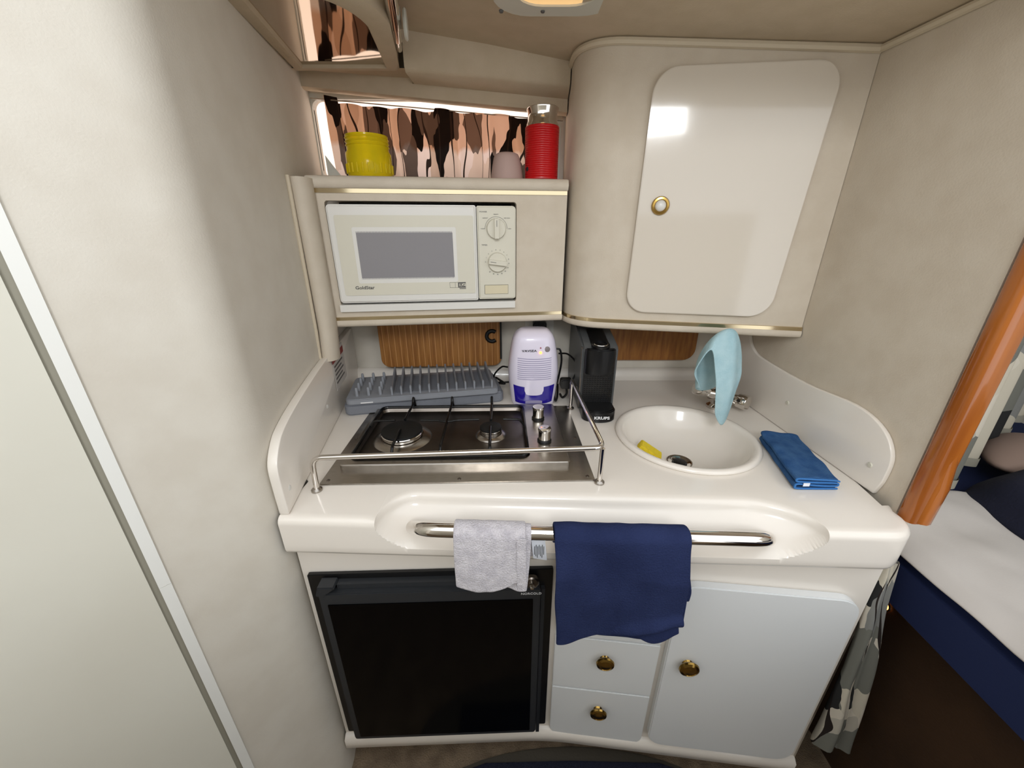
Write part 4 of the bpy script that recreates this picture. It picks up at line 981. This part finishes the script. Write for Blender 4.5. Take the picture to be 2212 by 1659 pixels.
# window curtain
ct = thing('window_curtain', 'gathered printed curtain backlit by the window', 'curtain', (0, 0, 0))
def wc_fn(u, v):
    x = -0.436 + 0.512 * u
    am = 0.0055 + 0.003 * n3(u * 6, 0, 9)
    ph = u * 2 * PI * 7 + 2.2 * n3(u * 5, v * 0.6, 2)
    y = 1.078 + am * math.sin(ph) + 0.004 * n3(u * 18, v * 3, 1)
    zt = hz(x) - 0.047 + 0.006 * n3(u * 7, 3, 1) + (0.012 if u < 0.06 else 0) + (0.004 if u > 0.5 else -0.003)
    return (x + 0.004 * math.cos(ph), y, 1.262 + (zt - 1.262) * v)
o = obj('cloth', grid(wc_fn, 180, 16), 'curtw', ct, 180)
obj('gusset', prism([(-0.449, 1.262), (-0.449, 1.322), (-0.43, 1.295), (-0.405, 1.262)], 1.066, 1.067, 'xz'), 'paleplastic', ct, 0)
obj('curtain_wire', tube([(-0.468, 1.078, hz(-0.468) - 0.046), (0.12, 1.078, hz(0.12) - 0.042)], 0.0012, 6), 'steel', ct)

# ------------------------------------------------------------------ the berth beyond the bulkhead
o = thing('teak_post', 'orange varnished wooden post at the bulkhead edge', 'post', (0.652, 0.512, 0))
obj('shaft', prism(rrect(-0.034, 0.002, -0.036, -0.010, 0.009, 4), 0.732, 1.432, 'xy'), 'post', o, 60)
obj('carved_foot', tube([(-0.012, -0.024, 0.734), (-0.010, -0.026, 0.80), (-0.013, -0.024, 0.90)], [0.017, 0.0155, 0.008], 12), 'post', o, 60)
bb = thing('berth', 'dark brown carpeted berth platform under the mattress', 'berth', (1.05, 0.3, 0))
obj('front_panel', box(-0.31, 0.46, -0.6, 0.78, 0.0, 0.50), 'dkwood', bb)
struct('wall_berth', box(1.52, 1.56, -0.35, 1.25, 0, 1.45), 'wall', 'cream hull side beyond the berth')
struct('wall_bow', box(0.66, 1.55, 1.16, 1.2, 0, 1.45), 'wall', 'cream panel at the end of the berth')
ms = thing('mattress', 'navy blue mattress with exposed side edge', 'mattress', (1.05, 0.3, 0.50))
b = prism(rrect(-0.382, 0.45, -0.6, 0.78, (0.05, 0.02, 0.05, 0.06), 6), 0.002, 0.135, 'xy', 0.02, 3)
for v in b.verts:
    if v.co.x < -0.25:
        v.co.x += 0.004 * n3(v.co.y * 3, 0, 0); v.co.z += 0.045 * smooth01((v.co.y - 0.0) / 0.3) * (1 - v.co.z / 0.135)
obj('cover', b, 'blue', ms, 60)
def sheet_fn(u, v):
    y = -0.28 + 0.93 * v; x = 0.663 + 0.29 * u
    z = 0.6450 + 0.010 * n3(x * 9, y * 7, 1) + 0.007 * abs(n3(x * 15 + 2 * y, y * 11, 4)) + 0.008
    if u < 0.10: z -= 0.010 * (1 - u / 0.10) ** 1.5 + 0.010 * (0.4 + n3(y * 9, 2, 2)) * (1 - u / 0.10)
    z += 0.035 * smooth01((y - 0.52) / 0.1) * (1 - u)
    return (x + 0.006 * n3(y * 8, 1, 5), y, z)
o = cloth('white_sheet', sheet_fn, 30, 60, 'sheet', 0.004); tag(o, 'rumpled white sheet lying along the mattress edge', 'sheet')
def bl_fn(u, v):
    x = 0.885 + 0.46 * u; ymax = 0.545 + 0.5 * (x - 0.668) / 0.85 - 0.03 - 0.30 * u * u; y = -0.25 + (ymax + 0.25) * v; x += 0.2 * max(0, y - 0.52) * (1 - u)
    ed = smooth01(u / 0.12) * smooth01((1 - v) / 0.06)
    return (x + 0.02 * n3(y * 5, 2, 2), y, 0.655 + 0.055 * ed + 0.03 * n3(x * 5, y * 5, 3) * ed)
o = cloth('navy_blanket', bl_fn, 24, 40, 'blanket', 0.012); tag(o, 'dark navy blanket heaped on the berth', 'blanket')
b = bmesh.new(); bmesh.ops.create_uvsphere(b, u_segments=24, v_segments=14, radius=1)
for v in b.verts: v.co = Vector((v.co.x * 0.13, v.co.y * 0.060, v.co.z * 0.032 * (1 - 0.3 * abs(v.co.x) ** 3)))
o = obj('taupe_pillow', b, 'taupe', smooth=180); o.location = (1.165, 0.758, 0.683); o.rotation_euler = (0, 0, 0.5); tag(o, 'taupe pillow beside the dark blanket', 'pillow')
# berth curtain hanging behind the post, and its tied tail below
bc = thing('berth_curtain', 'printed grey and cream curtain hanging behind the post', 'curtain', (0, 0, 0))
def bc_fn(u, v):
    s = u * 0.95; bx, by = 0.668 + 0.85 * s, 0.545 + 0.50 * s
    w = 0.022 * math.sin(u * 2 * PI * 6.5 + 1.2 * n3(u * 4, v, 3)) * (0.75 + 0.4 * (1 - v))
    return (bx - 0.52 * w, by + 0.85 * w, 0.675 + 0.012 * n3(u * 9, 0, 0) + (1.36 - 0.675) * v)
obj('cloth', grid(bc_fn, 130, 24), 'curtb', bc, 180)
def hem_fn(u, v):
    p = Vector(bc_fn(u, 0.03 * v)); return (p.x - 0.004, p.y - 0.006, p.z - 0.004)
obj('hem', grid(hem_fn, 130, 3), 'groove', bc, 180)
tl_ = thing('curtain_tail', 'printed curtain tail hanging beside the base cabinet', 'curtain', (0, 0, 0))
for x0, x1, zb, sd, y0 in ((0.606, 0.644, 0.205, 1.0, 0.448), (0.642, 0.684, 0.195, 4.0, 0.452)):
    def tf(u, v, x0=x0, x1=x1, zb=zb, sd=sd, y0=y0):
        a = u * 2 * PI; z = zb + (0.660 - zb) * v; w = 1.0 - 0.66 * v + 0.12 * math.sin(v * 9 + sd)
        cx = (x0 + x1) / 2 * (1 - v ** 1.3) + (0.604 + 0.35 * (x0 - 0.606)) * v ** 1.3 + 0.004 * n3(v * 4, sd, 0)
        return (cx + (x1 - x0) * 0.52 * w * math.cos(a), y0 + 0.02 * v + 0.013 * w * math.sin(a) * (1 + 0.4 * math.sin(3 * a + sd)), z + 0.010 * math.cos(a + sd) * (1 - v))
    obj('cloth_fold', grid(tf, 28, 30), 'curts', tl_, 180)
o = thing('courtesy_light', 'tiny amber courtesy light glowing beside the berth', 'light', (0.7385, 0.545, 0.468))
obj('lens', lathe([(0, 0.003), (0.006, 0.002), (0.008, 0)], 16, (0, 0, 0), axis=(-1, 0, 0)), 'amber', o)
obj('bezel', lathe([(0.008, 0), (0.0085, 0.002), (0.011, 0.0015), (0.0115, 0)], 16, (0, 0, 0), axis=(-1, 0, 0)), 'steeld', o)

# ------------------------------------------------------------------ floor mat
fm = thing('floor_mat', 'dark rounded mat with navy pile on the floor', 'mat', (0.14, 0.40, 0))
obj('rubber_backing', prism([(0.36 * math.cos(a), 0.135 * math.sin(a)) for a in [k / 40 * 2 * PI for k in range(40)]], 0.0, 0.006, 'xy', 0.002), 'matdark', fm)
obj('pile', prism([(-0.26 + 0.0, -0.06), (0.26, -0.06), (0.27, 0.08), (0.20, 0.100), (0.0, 0.104), (-0.2, 0.100), (-0.27, 0.08)], 0.006, 0.016, 'xy', 0.002), 'matnavy', fm)
